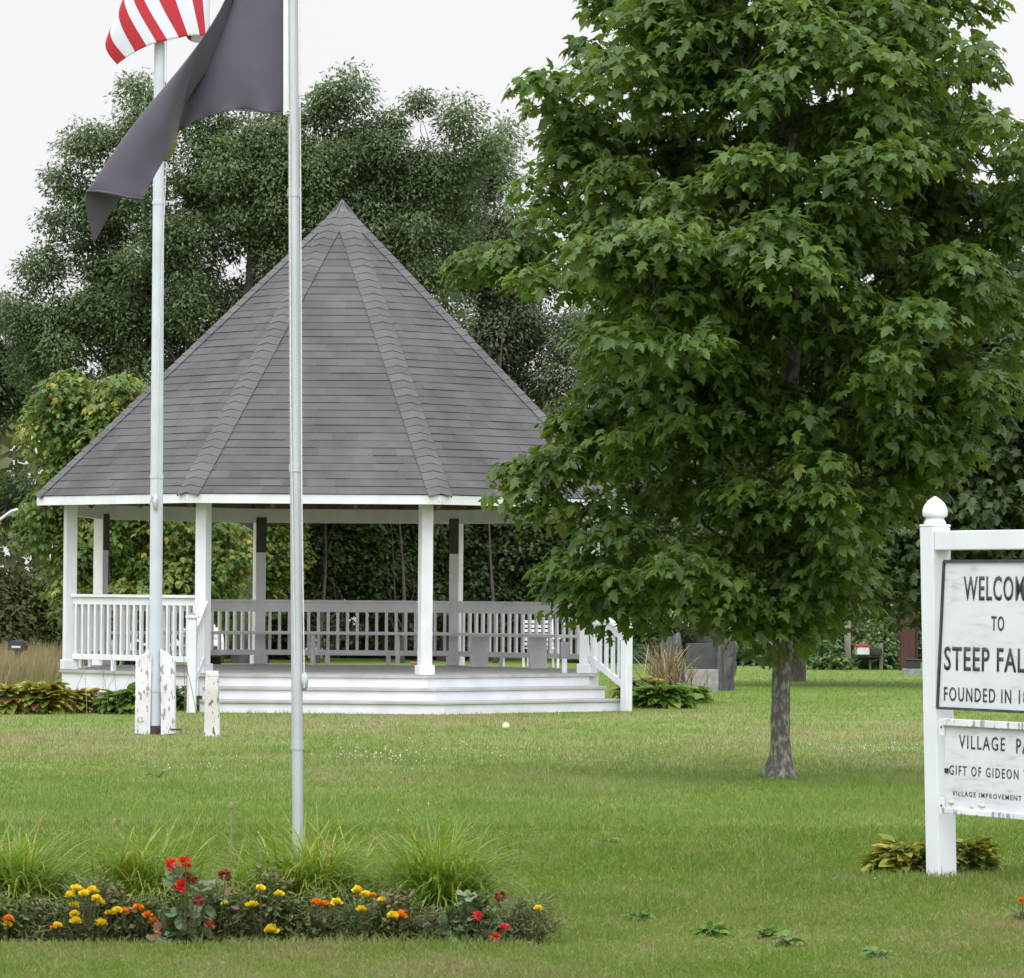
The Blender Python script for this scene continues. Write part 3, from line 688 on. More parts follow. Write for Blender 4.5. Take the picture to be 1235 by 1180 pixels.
def cr(P, t):          # Catmull-Rom through control rows
    nP = len(P) - 1; x = min(max(t * nP, 0), nP - 1e-6); i = int(x); f = x - i
    p0, p1, p2, p3 = P[max(i - 1, 0)], P[i], P[i + 1], P[min(i + 2, nP)]
    return p1 * 1.0 + (p2 - p0) * (.5 * f) + (p0 * 2 - p1 * 5 + p2 * 4 - p3) * (.5 * f * f) + (p1 * 3 - p0 - p2 * 3 + p3) * (.5 * f ** 3)
def cloth_ripple(u, v): return .016 * math.sin(u * 46) * math.exp(-v * 16) * (1 if u < .55 else .3)
def cloth(name, ctrl, nu, nv, mat, parent, tintf=None, wr=.006, seed=0, thick=.002):
    mb = MB(); rows = []; ns = np.random.default_rng(seed).normal(size=(6, 3))
    for i in range(nu + 1):
        u = i / nu; col = []
        for j in range(nv + 1):
            v = j / nv
            p = cr([cr(c, v) for c in ctrl], u)
            rp_ = cloth_ripple(u, v) if name == 'field' and not tintf else 0
            p = p + Vector((0, rp_, rp_ * .3)); w = sum(math.sin(a * 7 * u + b * 5 * v + c * 3) for a, b, c in ns) / 6
            col.append(p + Vector((.25, 1, .25)) * w * wr)
        rows.append(col)
    for i in range(nu):
        for j in range(nv):
            b = len(mb.v); mb.f.append((b, b + 1, b + 2, b + 3)); mb.v += [tuple(rows[i][j]), tuple(rows[i + 1][j]), tuple(rows[i + 1][j + 1]), tuple(rows[i][j + 1])]
            mb.t.append(tintf((i + .5) / nu, (j + .5) / nv) if tintf else .5)
    me = bpy.data.meshes.new(name); me.from_pydata(mb.v, [], mb.f)
    a = me.attributes.new('tint', 'FLOAT', 'FACE'); a.data.foreach_set('value', mb.t)
    bm = bmesh.new(); bm.from_mesh(me); bmesh.ops.remove_doubles(bm, verts=bm.verts, dist=1e-5); bm.to_mesh(me); bm.free()
    me.materials.append(mat); me.polygons.foreach_set('use_smooth', [True] * len(me.polygons))
    o = bpy.data.objects.new(name, me); COL.objects.link(o); o.parent = parent
    sm = o.modifiers.new('solid', 'SOLIDIFY'); sm.thickness = thick; sm.offset = 0
    return o
fr = empty('flag', b1, label='faded black purple flag blown to the left of the slim pole, folded over itself', cat='flag')
def fp(px, py, dd): return at(px, py, D1 + dd) - b1
# columns from hoist to fly; rows from the lower edge over the fold to the curled back edge
ctrl = [
    [fp(343, 138, 0), fp(343, 80, .0), fp(343, 0, 0), fp(343, -70, 0)],
    [fp(318, 136, -.03), fp(320, 70, -.04), fp(325, -10, -.03), fp(328, -72, 0)],
    [fp(280, 133, .04), fp(290, 70, .03), fp(305, -10, .02), fp(316, -76, .02)],
    [fp(240, 144, .12), fp(257, 80, .11), fp(285, -10, .1), fp(305, -78, .06)],
    [fp(214, 160, .17), fp(236, 98, .17), fp(284, 0, .16), fp(300, -70, .10)],
    [fp(213, 163, .12), fp(228, 104, .10), fp(272, 10, .08), fp(292, -60, .06)],
    [fp(203, 184, .0), fp(206, 135, -.05), fp(222, 76, -.03), fp(262, 60, .12)],
    [fp(188, 210, -.06), fp(170, 180, -.10), fp(160, 152, -.06), fp(190, 170, .10)],
    [fp(178, 232, -.07), fp(145, 218, -.11), fp(117, 214, -.06), fp(140, 245, .08)],
    [fp(172, 243, -.07), fp(138, 237, -.11), fp(104, 233, -.05), fp(113, 294, .05)],
]
fl = cloth('field', ctrl, 60, 36, M['navy_cloth'], fr, wr=.014, seed=4)
hd = MB()
for (x0, y0, x1, y1) in ((343, -72, 352, 142),):
    p, q = fp(347, -72, -.012), fp(347, 139, -.012); hd.beam(p, q, .046, .006, up=(0, 1, 0))
hb = hd.build('header', M['header_cloth'], fr)
gr = MB(); c_ = fp(347.5, 136, -.018)
for i in range(12):
    a0, a1 = 2 * math.pi * i / 12, 2 * math.pi * (i + 1) / 12
    gr.tube([c_ + Vector((math.cos(a0) * .010, -.004, math.sin(a0) * .010)), c_ + Vector((math.cos(a1) * .010, -.004, math.sin(a1) * .010))], .0035, 6)
gr.build('grommet', M['chrome'], hb)
hm = MB(); pts = [fp(173, 240, -.082), fp(155, 238, -.105), fp(138, 234, -.122), fp(120, 231, -.105), fp(106, 230, -.066)]; hm.tube(pts, .005, 6); hm.build('hem', M['navy_cloth'], fl, smooth=True)
hm = MB(); hm.tube([fp(342, 137, -.004), fp(330, 136.5, -.022), fp(318, 135.5, -.034), fp(300, 133.5, -.004), fp(280, 132.5, .034), fp(258, 137, .08), fp(240, 143, .112), fp(222, 153.5, .155)], .0045, 6); hm.build('hem', M['navy_cloth'], fl, smooth=True)
em = MB(); em.tube([fp(212, 162, .19), fp(205, 180, .185), fp(199, 194, .16)], [.012, .03, .012], 8); em.build('emblem_edge', M['emblem'], fl, smooth=True)

ur = empty('flag', b2, label='red and white striped flag hanging above the dark flag', cat='flag')
def fu(px, py, dd): return at(px, py, D2 + dd) - b2
# columns across the stripes (red lower edge first), rows from the fly end up to the hoist
ctrl = [
    [fu(141, 78, -.10), fu(127, 52, -.12), fu(150, 10, .05), fu(196, -60, .1)],
    [fu(152, 70, -.12), fu(133, 38, -.14), fu(158, -10, .05), fu(196, -75, .1)],
    [fu(163, 63, -.14), fu(143, 16, -.15), fu(168, -30, .05), fu(196, -90, .1)],
    [fu(177, 56, -.16), fu(150, 0, -.15), fu(176, -45, .05), fu(196, -105, .1)],
    [fu(189, 52, -.16), fu(158, -12, -.14), fu(180, -60, .05), fu(196, -120, .1)],
    [fu(202, 49, -.14), fu(168, -18, -.12), fu(184, -75, .05), fu(196, -130, .1)],
    [fu(216, 46, -.12), fu(184, -22, -.10), fu(190, -85, .05), fu(196, -140, .1)],
    [fu(227, 43.5, -.12), fu(205, -24, -.08), fu(196, -92, .05), fu(196, -150, .1)],
    [fu(241, 43, -.14), fu(226, -26, -.08), fu(206, -100, .05), fu(196, -158, .1)],
    [fu(248, 42, -.10), fu(240, -28, -.06), fu(214, -108, .05), fu(196, -166, .1)],
    [fu(253, 30, .0), fu(250, -30, .0), fu(220, -115, .05), fu(196, -174, .1)],
    [fu(246, 50, .08), fu(246, -20, .06), fu(222, -120, .08), fu(196, -182, .1)],
    [fu(230, 50, .12), fu(240, -20, .10), fu(224, -128, .08), fu(196, -188, .1)],
    [fu(222, 40, .14), fu(236, -24, .12), fu(226, -134, .08), fu(196, -192, .1)],
]
cloth('field', ctrl, 65, 40, M['stripe_cloth'], ur, tintf=lambda u, v: float(int(u * 13) % 2), wr=.008, seed=9)

# ================================================================== welcome sign
SB = gnd(1136, 1060); SD = SB.y; PSI = R(60)
d_ = Vector((math.cos(PSI), -math.sin(PSI), 0)); n_s = Vector((-math.sin(PSI), -math.cos(PSI), 0))
sg = empty('welcome_sign', SB, label='white post sign with black lettered welcome board and a second board below', cat='sign')
srz = math.atan2(d_.y, d_.x); pw = .116
def onplane(px, py, off):           # point of the sign's own vertical plane, given in sign space
    r_ = ray(px, py); o = Vector((0, 0, H)); P0 = SB + n_s * off
    t = (P0 - o).dot(n_s) / r_.dot(n_s); return o + r_ * t - SB
lean = Vector((-.010, 0, 0))
def postm(u):
    mb = MB(); c = d_ * u
    M_ = Matrix.Rotation(srz, 3, 'Z'); ztop = (onplane(1128, 636, 0)).z
    for i, (x, y) in enumerate(((-1, -1), (1, -1), (1, 1), (-1, 1))): pass
    q = [M_ @ Vector((x * pw / 2, y * pw / 2, 0)) for x, y in ((-1, -1), (1, -1), (1, 1), (-1, 1))]
    lv = Vector((-.045, 0, 0)); i0 = 0
    mb.v = [tuple(c + p + Z * -.1) for p in q] + [tuple(c + p + lv + Z * ztop) for p in q]
    mb.f = [(0, 3, 2, 1), (4, 5, 6, 7), (0, 1, 5, 4), (1, 2, 6, 5), (2, 3, 7, 6), (3, 0, 4, 7)]; mb.t = [.5] * 6
    po = mb.build('post', M['white_vinyl'], sg, bevel=.006)
    ct = c + lv + Z * ztop
    cb = MB().box(ct + Z * .006, (pw + .006, pw + .006, .014), rz=srz); cb.build('cap_base', M['white_vinyl'], po, bevel=.008)
    fm = MB(); fm.lathe(ct, [(.060, .012), (.057, .024), (.049, .038), (.047, .046), (.063, .055), (.067, .066), (.0665, .082), (.062, .100), (.053, .118), (.040, .134), (.025, .147), (.015, .152), (.012, .155), (.006, .159), (.0005, .160)], 24)
    fm.build('finial', M['white_vinyl'], po, smooth=True)
BW = 1.22
postm(0); postm(BW + pw)
zt0, zt1 = onplane(1132, 641, 0).z, onplane(1132, 664, 0).z
lv = Vector((-.043, 0, 0))
MB().beam(d_ * (pw / 2 + .002) + lv + Z * (zt0 + zt1) / 2, d_ * (BW + pw / 2 - .002) + lv + Z * (zt0 + zt1) / 2, .10, zt0 - zt1).build('top_rail', M['white_vinyl'], sg, bevel=.005)
def board(name, tl, bl, length, thick, off, mat):
    a = onplane(*tl, off); b = onplane(*bl, off); t = d_ * length
    A, B = a + t, b + t; B.z = b.z; A.z = a.z
    mb = MB(); bk = -n_s * thick; i = [a, b, B, A]; mb.v = [tuple(p) for p in i] + [tuple(p + bk) for p in i]
    mb.f = [(0, 1, 2, 3), (7, 6, 5, 4), (0, 4, 5, 1), (1, 5, 6, 2), (2, 6, 7, 3), (3, 7, 4, 0)]; mb.t = [.5] * 6
    return mb.build(name, mat, sg), a, b, A, B
mt, n, l, bs = newmat('sign_board')
f = noise_node(n, l, 7, 7, stretch=(1, 1, 5)); k = noise_node(n, l, 3, 5, stretch=(1, 1, 1.6))
c = rampn(n, l, f, [(.30, (.37, .375, .39)), (.42, (.50, .51, .53)), (.6, (.55, .56, .585))])
c = mixc(n, l, rampn(n, l, k, [(.42, (0, 0, 0)), (.62, (.8, .8, .8))]), c, (.58, .59, .62))
l(c, bs.inputs['Base Color']); bs.inputs['Roughness'].default_value = .6; bumpn(n, l, f, .2, .003, bs); M['board'] = mt
ub, a, b, A, B = board('welcome_board', (1139.5, 677), (1131.5, 854), 1.13, .018, .078, M['board'])
em = MB(); off = n_s * .004
for p, q in ((a, b), (b, B), (B, A), (A, a)): em.beam(p + off, q + off, .014, .014, up=n_s)
em.build('black_edging', M['letters'], ub)
lbm, a2, b2_, A2, B2 = board('park_board', (1140, 869), (1140, 980), 1.13, .02, .079, M['board'])
fm = MB()
fm.beam(a2 + n_s * .008 - Z * .008, A2 + n_s * .008 - Z * .008, .03, .036, up=Z); fm.beam(b2_ + n_s * .008 + Z * .012, B2 + n_s * .008 + Z * .012, .03, .03, up=Z)
fm.build('board_frame', M['white_old'], lbm, bevel=.003)
for p in (a2, b2_):
    s_ = -1 if p is a2 else 1
    bk = MB(); c_ = p - d_ * .018 + n_s * .006 + Z * s_ * .035; bk.box(c_, (.045, .008, .085), rz=srz); bk.build('corner_bracket', M['white_vinyl'], lbm)
    sc = MB(); q = c_ + n_s * .006; sc.ball(q, .006, 8, 5); sc.build('screw', M['black'], lbm)
p = onplane(1141.5, 929.5, .083); MB().box(p, (.03, .006, .024), rz=srz).build('hook', M['black'], lbm)
for (x, y, w_) in ((1147, 968, .05), (1184, 972, .06), (1172, 973, .03)):
    st = MB(); p = onplane(x, y, .080); st.tube([p - d_ * w_ / 2, p, p + d_ * w_ / 2], [.004, .012, .004], 8)
    st.build('rust_stain', mat_simple('rust_stain', (.50, .38, .29), (.55, .47, .40), 40, .8), lbm)
p = onplane(1134, 671.5, .0); MB().box(p, (.075, .05, .036), rz=srz).build('hanger_bracket', M['black'], sg, bevel=.004)

def lettering(text, probe, px0, px1, pyt, pyb, parent, off, bold=.012, gap=1.0):
    """painted letters: 'probe' (the first letters of the text) spans px0..px1 of the photograph"""
    def mesh_of(s):
        cu = bpy.data.curves.new('t', 'FONT'); cu.body = s; cu.size = 1; cu.offset = bold; cu.extrude = .0; cu.resolution_u = 3; cu.space_character = gap
        o = bpy.data.objects.new('t', cu); COL.objects.link(o)
        dg = bpy.context.evaluated_depsgraph_get(); dg.update()
        me = bpy.data.meshes.new_from_object(o.evaluated_get(dg)); bpy.data.objects.remove(o); bpy.data.curves.remove(cu); return me
    pm = mesh_of(probe); xs = [v.co.x for v in pm.vertices]; ys = [v.co.y for v in pm.vertices]; bpy.data.meshes.remove(pm)
    P0 = onplane(px0, pyb, off); P1 = onplane(px1, pyb, off); Pt = onplane(px0, pyt, off)
    sx_ = (P1 - P0).dot(d_) / (max(xs) - min(xs)); sy_ = (Pt.z - P0.z) / (max(ys) - min(ys))
    me = mesh_of(text); x0, y0 = min(xs), min(ys)
    for v in me.vertices:
        q = P0 + d_ * ((v.co.x - x0) * sx_) + Z * ((v.co.y - y0) * sy_) ; v.co = q
    me.name = 'lettering'; me.materials.clear(); me.materials.append(M['letters'])
    bm = bmesh.new(); bm.from_mesh(me); r_ = bmesh.ops.extrude_face_region(bm, geom=bm.faces[:])
    bmesh.ops.translate(bm, verts=[g for g in r_['geom'] if isinstance(g, bmesh.types.BMVert)], vec=-n_s * .0012)
    bmesh.ops.recalc_face_normals(bm, faces=bm.faces); bm.to_mesh(me); bm.free()
    o = bpy.data.objects.new('lettering', me); COL.objects.link(o); o.parent = parent
OF = .0805
lettering('WELCOME', 'WELCO', 1162, 1222, 694.8, 724.3, ub, OF, .012, 1.12)
lettering('TO', 'TO', 1195.5, 1210.8, 743, 761, ub, OF, .012, 1.2)
lettering('STEEP FALLS', 'STEEP FA', 1138.4, 1225.4, 779.6, 808.5, ub, OF, .013, 1.1)
lettering('FOUNDED IN 18', 'FOUNDED IN', 1138.3, 1219.3, 828.3, 845.2, ub, OF, .008, 1.25)
lettering('VILLAGE', 'VILLAGE', 1156.4, 1212, 886.5, 903, lbm, OF, .010, 1.25)
lettering('PARK', 'P', 1225.5, 1231.3, 891, 909, lbm, OF, .010, 1.25)
lettering('GIFT OF GIDEON T', 'GIFT OF GIDEON', 1144.8, 1228.2, 922.8, 934.6, lbm, OF, .010, 1.35)
lettering('VILLAGE IMPROVEMENT', 'VILLAGE IMPROVEMENT', 1148.4, 1231.8, 953.6, 959.8, lbm, OF, .006, 1.3)

# ================================================================== small things by the gazebo
pb = gnd(256, 888); D_ = pb.y
sp = MB(); s = .07
for (z0, z1, w0, w1) in ((-.05, .60, .078, .064), (.60, .655, .064, .060)):
    q0 = [(-w0, -w0), (w0, -w0), (w0, w0), (-w0, w0)]; q1 = [(-w1, -w1), (w1, -w1), (w1, w1), (-w1, w1)]; i0 = len(sp.v)
    sp.v += [(x - .0, y, z0) for x, y in q0] + [(x - .012 * z1, y, z1) for x, y in q1]
    sp.f += [(i0, i0 + 3, i0 + 2, i0 + 1), (i0 + 4, i0 + 5, i0 + 6, i0 + 7)] + [(i0 + j, i0 + (j + 1) % 4, i0 + 4 + (j + 1) % 4, i0 + 4 + j) for j in range(4)]; sp.t += [.5] * 6
o = sp.build('stone_post', M['marble'], None, bevel=.006, loc=pb)
tag(o, 'short square white stone post with dark lichen standing before the gazebo steps', 'post')
bp = gnd(610, 880); o = MB().ball((0, 0, .036), .039, 14, 10).build('ball', M['ball'], None, smooth=True, loc=bp); tag(o, 'small pale yellow ball lying on the lawn before the steps', 'ball')


# ================================================================== the young maple on the lawn
mb_ = gnd(941, 939); MD = mb_.y; ms_ = FPX / MD
maple = empty('maple_tree', mb_, label='broad leafy green maple with short lichen spotted trunk between gazebo and sign', cat='tree')
rng = np.random.default_rng(21)
# crown outline of the photograph as radii about the trunk: (height py, reach to the left, reach to the right), pixels
PRO = [(-420, 60, 60), (-300, 170, 150), (-180, 225, 205), (-60, 262, 250), (0, 276, 285), (60, 272, 345), (120, 328, 370), (180, 362, 380), (240, 372, 380), (300, 385, 365), (340, 398, 355), (400, 350, 350), (470, 305, 325),
       (540, 345, 265), (600, 350, 190), (640, 310, 150), (700, 262, 125), (740, 240, 95), (765, 150, 62), (785, 60, 55)]
pys = np.array([p[0] for p in PRO][::1], float); lefts = np.array([p[1] for p in PRO], float); rights = np.array([p[2] for p in PRO], float)
C = []; 
NCL = 460
while len(C) < NCL:
    py = rng.uniform(-420, 772); l_, r_ = np.interp(py, pys, lefts), np.interp(py, pys, rights); mean = (l_ + r_) / 2
    if rng.random() > (mean / 370) ** 1.4 * (.9 if py < 230 else 1): continue
    a = rng.uniform(0, 2 * math.pi); cx = math.cos(a)
    rr = (r_ if cx > 0 else l_) * cx * cx + mean * .92 * (1 - cx * cx)
    q = (.42 + .58 * rng.random() ** .6) * (rr - ((22 if py < 160 else 50) if cx < 0 else (20 if py < 160 else 36)))
    if rng.random() < .2: q *= .6
    p = np.array(at(941 + q * math.cos(a), py, MD)); p[1] += q * math.sin(a) / ms_
    C.append(p - np.array(mb_))
for px, py, dd in ((985, 565, -1.5), (1000, 600, -1.55), (965, 610, -1.4), (1010, 650, -1.4), (1015, 690, -1.2), (560, 325, -.2), (585, 320, -.3), (620, 335, -.4), (625, 572, -.3), (650, 590, -.5), (630, 602, -.3), (670, 560, -.6), (665, 620, -.4), (700, 690, -.5), (705, 720, -.4), (725, 742, -.4),
                   (760, 290, -2.0), (800, 300, -2.1), (720, 310, -1.9), (930, 280, -2.2), (950, 330, -2.3), (910, 300, -2.2), (1050, 210, -2.0), (1085, 200, -1.9), (910, 200, -1.9), (1110, 390, -2.0), (1080, 430, -2.1), (640, 340, -1.2), (840, 420, -2.2), (760, 420, -2.1), (820, 690, -1.2), (860, 720, -1.0), (900, 740, -.8), (780, 735, -.8), (950, 740, -.6), (740, 700, -.9)):
    C.append(np.array(at(px, py, MD + dd)) - np.array(mb_))
C = np.array(C); rad = .24 + .20 * rng.random(len(C)); rad = np.where(C[:, 0] < -1.7, rad * .75, rad); per = np.maximum(40, (1150 * rad ** 2).astype(int))
P, tip, nr, ids = clump_leaves(C, rad, per, rng, .62, .55, .35, .6)
ct = rng.random(len(C)); tint = .40 + .50 * (ct[ids] - .5) + .16 * rng.normal(size=len(P))
yl = (C[:, 0] < -1.75) & (C[:, 2] < 2.6); tint = np.where(yl[ids] & (rng.random(len(P)) < .45), tint + .38, tint)
tint = np.where(rng.random(len(P)) < .005, .95, tint)
tint = np.minimum(tint, np.where(yl[ids], .95, .86))
leaves('crown', P, tip, nr, .104 * (.50 + .75 * rng.random(len(P))), tint, 'maple', M['maple'], maple)
tk = MB(); tp = [(0, 0, -.05), (0, 0, .0), (.0, 0, .10), (.005, 0, .25)] + [(.006 * math.sin(3 * q), 0, .25 + .12 * q) for q in range(1, 8)] + [(.01, 0, 1.2), (.0, .02, 1.8), (.04, .05, 2.6), (.10, .02, 3.6), (.06, .06, 4.6), (.1, 0, 5.6), (.08, .03, 6.8), (.1, 0, 8.0)]
tk.tube(tp, [.165, .145, .098, .082] + [.079, .077, .075, .076, .075, .074, .073] + [.074, .075, .066, .055, .044, .032, .02, .008], 14)
for a in (.4, 1.7, 2.9, 4.1, 5.3): tk.tube([(.19 * math.cos(a), .19 * math.sin(a), -.03), (.10 * math.cos(a), .10 * math.sin(a), .035), (.05 * math.cos(a), .05 * math.sin(a), .20)], [.03, .04, .03], 8)
br = MB(); limb_system(br, tp[11:], C, rng, 44, .026, .006, .7); br.build('branch', M['bark_dark'], maple, smooth=True)
tko = tk.build('trunk', M['bark_lichen'], maple, smooth=True)
from mathutils import noise as mnoise
for v in tko.data.vertices:
    if v.co.z < 2.0 and math.hypot(v.co.x, v.co.y) < .3: v.co.xy = v.co.xy * (1 + .10 * mnoise.noise(Vector((v.co.x * 22, v.co.y * 22, v.co.z * 5))))

# ================================================================== trees and shrubs beyond
BGT = 'trees standing behind the gazebo'
lobe_tree('oak_tree', gnd(300, 800), 84, [(300, 200, 90, 85), (225, 330, 130, 110), (400, 190, 60, 62), (440, 240, 90, 95), (125, 430, 90, 95), (350, 330, 130, 150), (470, 340, 110, 120), (110, 300, 45, 45), (60, 405, 45, 45), (540, 230, 50, 55), (300, 500, 200, 120), (260, 140, 55, 40),
    (105, 170, 24, 20), (78, 215, 24, 16), (62, 285, 22, 22), (45, 330, 18, 16), (150, 125, 26, 24), (390, 112, 20, 26), (428, 122, 16, 24), (505, 135, 12, 24), (550, 150, 9, 26), (470, 152, 14, 24), (588, 178, 16, 18), (18, 385, 22, 14), (150, 200, 40, 45), (190, 160, 34, 36), (335, 138, 26, 22), (255, 110, 22, 16), (250, 240, 110, 90), (480, 275, 85, 75), (170, 385, 90, 75), (115, 265, 45, 45), (430, 205, 55, 45), (330, 190, 55, 55), (90, 250, 26, 22), (480, 185, 40, 34)],
          .50, 430, 290000, .10, M['oak'], M['bark_dark'], 'tall dark green oak with spreading crown rising behind the gazebo roof and the poles', group=BGT, seed=3, trunk_r=.30, limb=.05, fill=.10, shape='leaflet', flat=.9)
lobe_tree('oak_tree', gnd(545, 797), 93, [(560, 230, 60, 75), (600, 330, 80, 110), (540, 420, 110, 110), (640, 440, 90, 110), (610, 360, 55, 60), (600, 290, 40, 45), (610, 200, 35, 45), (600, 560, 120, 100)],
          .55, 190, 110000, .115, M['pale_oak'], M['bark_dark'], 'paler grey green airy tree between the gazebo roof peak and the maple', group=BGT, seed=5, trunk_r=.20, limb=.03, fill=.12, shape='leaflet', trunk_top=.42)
lobe_tree('oak_tree', gnd(-75, 800), 88, [(10, 440, 55, 60), (-50, 420, 80, 90), (-10, 610, 60, 45), (-90, 560, 90, 110), (15, 480, 30, 20)],
          .55, 90, 42000, .13, M['oak'], M['bark_dark'], 'dark oak with a sky gap under its boughs, cut by the left photo edge', group=BGT, seed=6, trunk_r=.26, limb=.04, fill=.12, shape='leaflet')
lobe_tree('young_maple_tree', gnd(105, 822), 67, [(125, 545, 52, 66), (142, 475, 26, 30), (80, 535, 28, 48), (95, 640, 55, 60), (175, 650, 60, 55), (85, 480, 25, 22), (150, 720, 85, 50), (245, 690, 65, 60), (60, 610, 28, 30)],
          .44, 130, 25000, .098, M['yellow_maple'], M['bark_dark'], 'young maple turning yellow green beside the low corner of the gazebo roof', group=BGT, seed=8, shape='maple', trunk_r=.08, limb=.016, fill=.2, droop=.7)
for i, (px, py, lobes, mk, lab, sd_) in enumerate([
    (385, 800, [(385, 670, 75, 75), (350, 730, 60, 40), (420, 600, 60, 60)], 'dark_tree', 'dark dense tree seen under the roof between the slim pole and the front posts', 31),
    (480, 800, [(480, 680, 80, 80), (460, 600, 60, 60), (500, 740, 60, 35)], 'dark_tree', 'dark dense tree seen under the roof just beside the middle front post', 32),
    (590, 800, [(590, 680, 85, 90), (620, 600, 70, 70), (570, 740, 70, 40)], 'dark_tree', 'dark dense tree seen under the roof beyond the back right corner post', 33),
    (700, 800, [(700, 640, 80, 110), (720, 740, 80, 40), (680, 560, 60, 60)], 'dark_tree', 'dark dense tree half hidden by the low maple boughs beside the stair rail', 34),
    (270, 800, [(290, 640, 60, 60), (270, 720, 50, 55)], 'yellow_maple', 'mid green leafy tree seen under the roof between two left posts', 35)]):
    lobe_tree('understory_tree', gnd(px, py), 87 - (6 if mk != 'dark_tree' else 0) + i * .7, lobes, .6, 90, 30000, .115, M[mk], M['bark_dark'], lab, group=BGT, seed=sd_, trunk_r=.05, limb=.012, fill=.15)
lobe_tree('roadside_tree', gnd(958, 822), 66, [(1120, 480, 110, 90), (1180, 600, 110, 100), (1060, 620, 90, 80), (1240, 420, 80, 110), (1110, 675, 85, 40), (960, 620, 110, 70), (1030, 400, 110, 110), (1240, 680, 70, 50), (1300, 520, 90, 140), (900, 690, 90, 45), (960, 500, 100, 90)],
          .75, 190, 40000, .165, M['dark_tree'], M['bark'], 'large shady tree with a thick trunk standing behind the young maple', group='trees behind the maple', seed=12, shape='maple', trunk_r=.20, limb=.06, fill=.2, droop=.6, trunk_top=.95)
lobe_tree('oak_tree', gnd(850, 800), 88, [(850, 480, 150, 140), (760, 600, 110, 110), (960, 440, 140, 120), (900, 640, 130, 80), (830, 330, 100, 80)],
          .8, 140, 38000, .15, M['oak'], M['bark_dark'], 'tall tree mostly hidden behind the crown of the young maple', group='trees behind the maple', seed=14, trunk_r=.3, limb=.06, fill=.15)
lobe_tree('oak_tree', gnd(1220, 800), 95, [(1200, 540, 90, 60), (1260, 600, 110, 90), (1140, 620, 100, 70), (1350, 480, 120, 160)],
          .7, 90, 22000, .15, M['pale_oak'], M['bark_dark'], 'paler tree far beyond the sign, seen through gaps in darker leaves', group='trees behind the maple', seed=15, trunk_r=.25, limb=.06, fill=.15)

def shrub(name, px, py, w, h, D, mk, label, n=3500, leaf=.1, group=None, seed=1, shape='lobed', cat='shrub', dark=True):
    base = at(px, py, D); base.z = 0; s = FPX / D
    rng = np.random.default_rng(seed); root = empty(name, base, label=label, cat=cat, group=group)
    W, Hh = w / s / 2, h / s
    k = 22; d = unit(rng.normal(size=(k, 3))); d[:, 2] = np.abs(d[:, 2])
    C = d * np.array([W, W * .8, Hh]) * (.30 + .5 * rng.random((k, 1))); C[:, 2] = np.maximum(C[:, 2], .1 * Hh)
    rad = (.25 + .25 * rng.random(k)) * min(W, Hh) * 1.25; wt = rad ** 2; per = np.maximum(8, (n * wt / wt.sum()).astype(int))
    P, tip, nr, ids = clump_leaves(C, rad, per, rng, .8, .4, .3)
    ok = P[:, 2] > .01; P, tip, nr, ids = P[ok], tip[ok], nr[ok], ids[ok]
    ct = rng.random(k); tint = .45 + .4 * (ct[ids] - .5) + .2 * rng.normal(size=len(P))
    leaves('foliage', P, tip, nr, leaf * (.7 + .6 * rng.random(len(P))), tint, shape, M[mk], root)
    mb = MB()
    for j in range(0, k, 2): mb.tube([(0, 0, -.02), tuple(C[j] * np.array([.4, .4, .6])), tuple(C[j])], [.02 * min(1, Hh), .014 * min(1, Hh), .004], 5, False)
    mb.build('stem', M['bark_dark'], root)
    return root
# scrub wall along the far side
SW = 'scrub along the far road'
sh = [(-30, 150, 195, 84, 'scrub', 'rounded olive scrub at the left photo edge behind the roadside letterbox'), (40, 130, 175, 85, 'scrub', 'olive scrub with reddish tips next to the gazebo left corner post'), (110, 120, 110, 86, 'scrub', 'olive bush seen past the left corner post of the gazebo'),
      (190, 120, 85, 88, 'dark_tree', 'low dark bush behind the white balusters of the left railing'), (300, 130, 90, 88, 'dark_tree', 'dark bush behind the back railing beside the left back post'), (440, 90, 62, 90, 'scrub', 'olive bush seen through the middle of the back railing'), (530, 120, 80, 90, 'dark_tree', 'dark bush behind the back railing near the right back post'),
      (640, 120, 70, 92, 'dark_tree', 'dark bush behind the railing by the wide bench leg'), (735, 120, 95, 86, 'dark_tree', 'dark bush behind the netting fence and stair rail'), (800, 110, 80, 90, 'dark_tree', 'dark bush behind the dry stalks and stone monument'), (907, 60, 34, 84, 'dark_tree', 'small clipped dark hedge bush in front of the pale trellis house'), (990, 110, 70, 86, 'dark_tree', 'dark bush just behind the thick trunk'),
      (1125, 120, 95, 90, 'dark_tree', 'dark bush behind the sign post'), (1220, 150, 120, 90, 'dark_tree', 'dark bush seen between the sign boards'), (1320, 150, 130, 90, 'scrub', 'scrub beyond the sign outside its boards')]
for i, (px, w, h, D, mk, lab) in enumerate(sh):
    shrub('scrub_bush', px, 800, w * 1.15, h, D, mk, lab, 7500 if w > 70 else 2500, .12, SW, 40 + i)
shrub('light_shrub', 1003, 803, 55, 42, 80, 'light_bush', 'pale green shrub just right of the thick trunk beside a grey post', 1800, .11, None, 71)
shrub('light_shrub', 1062, 803, 62, 72, 81, 'light_bush', 'light green shrub growing behind the two letterboxes', 2600, .12, None, 72)
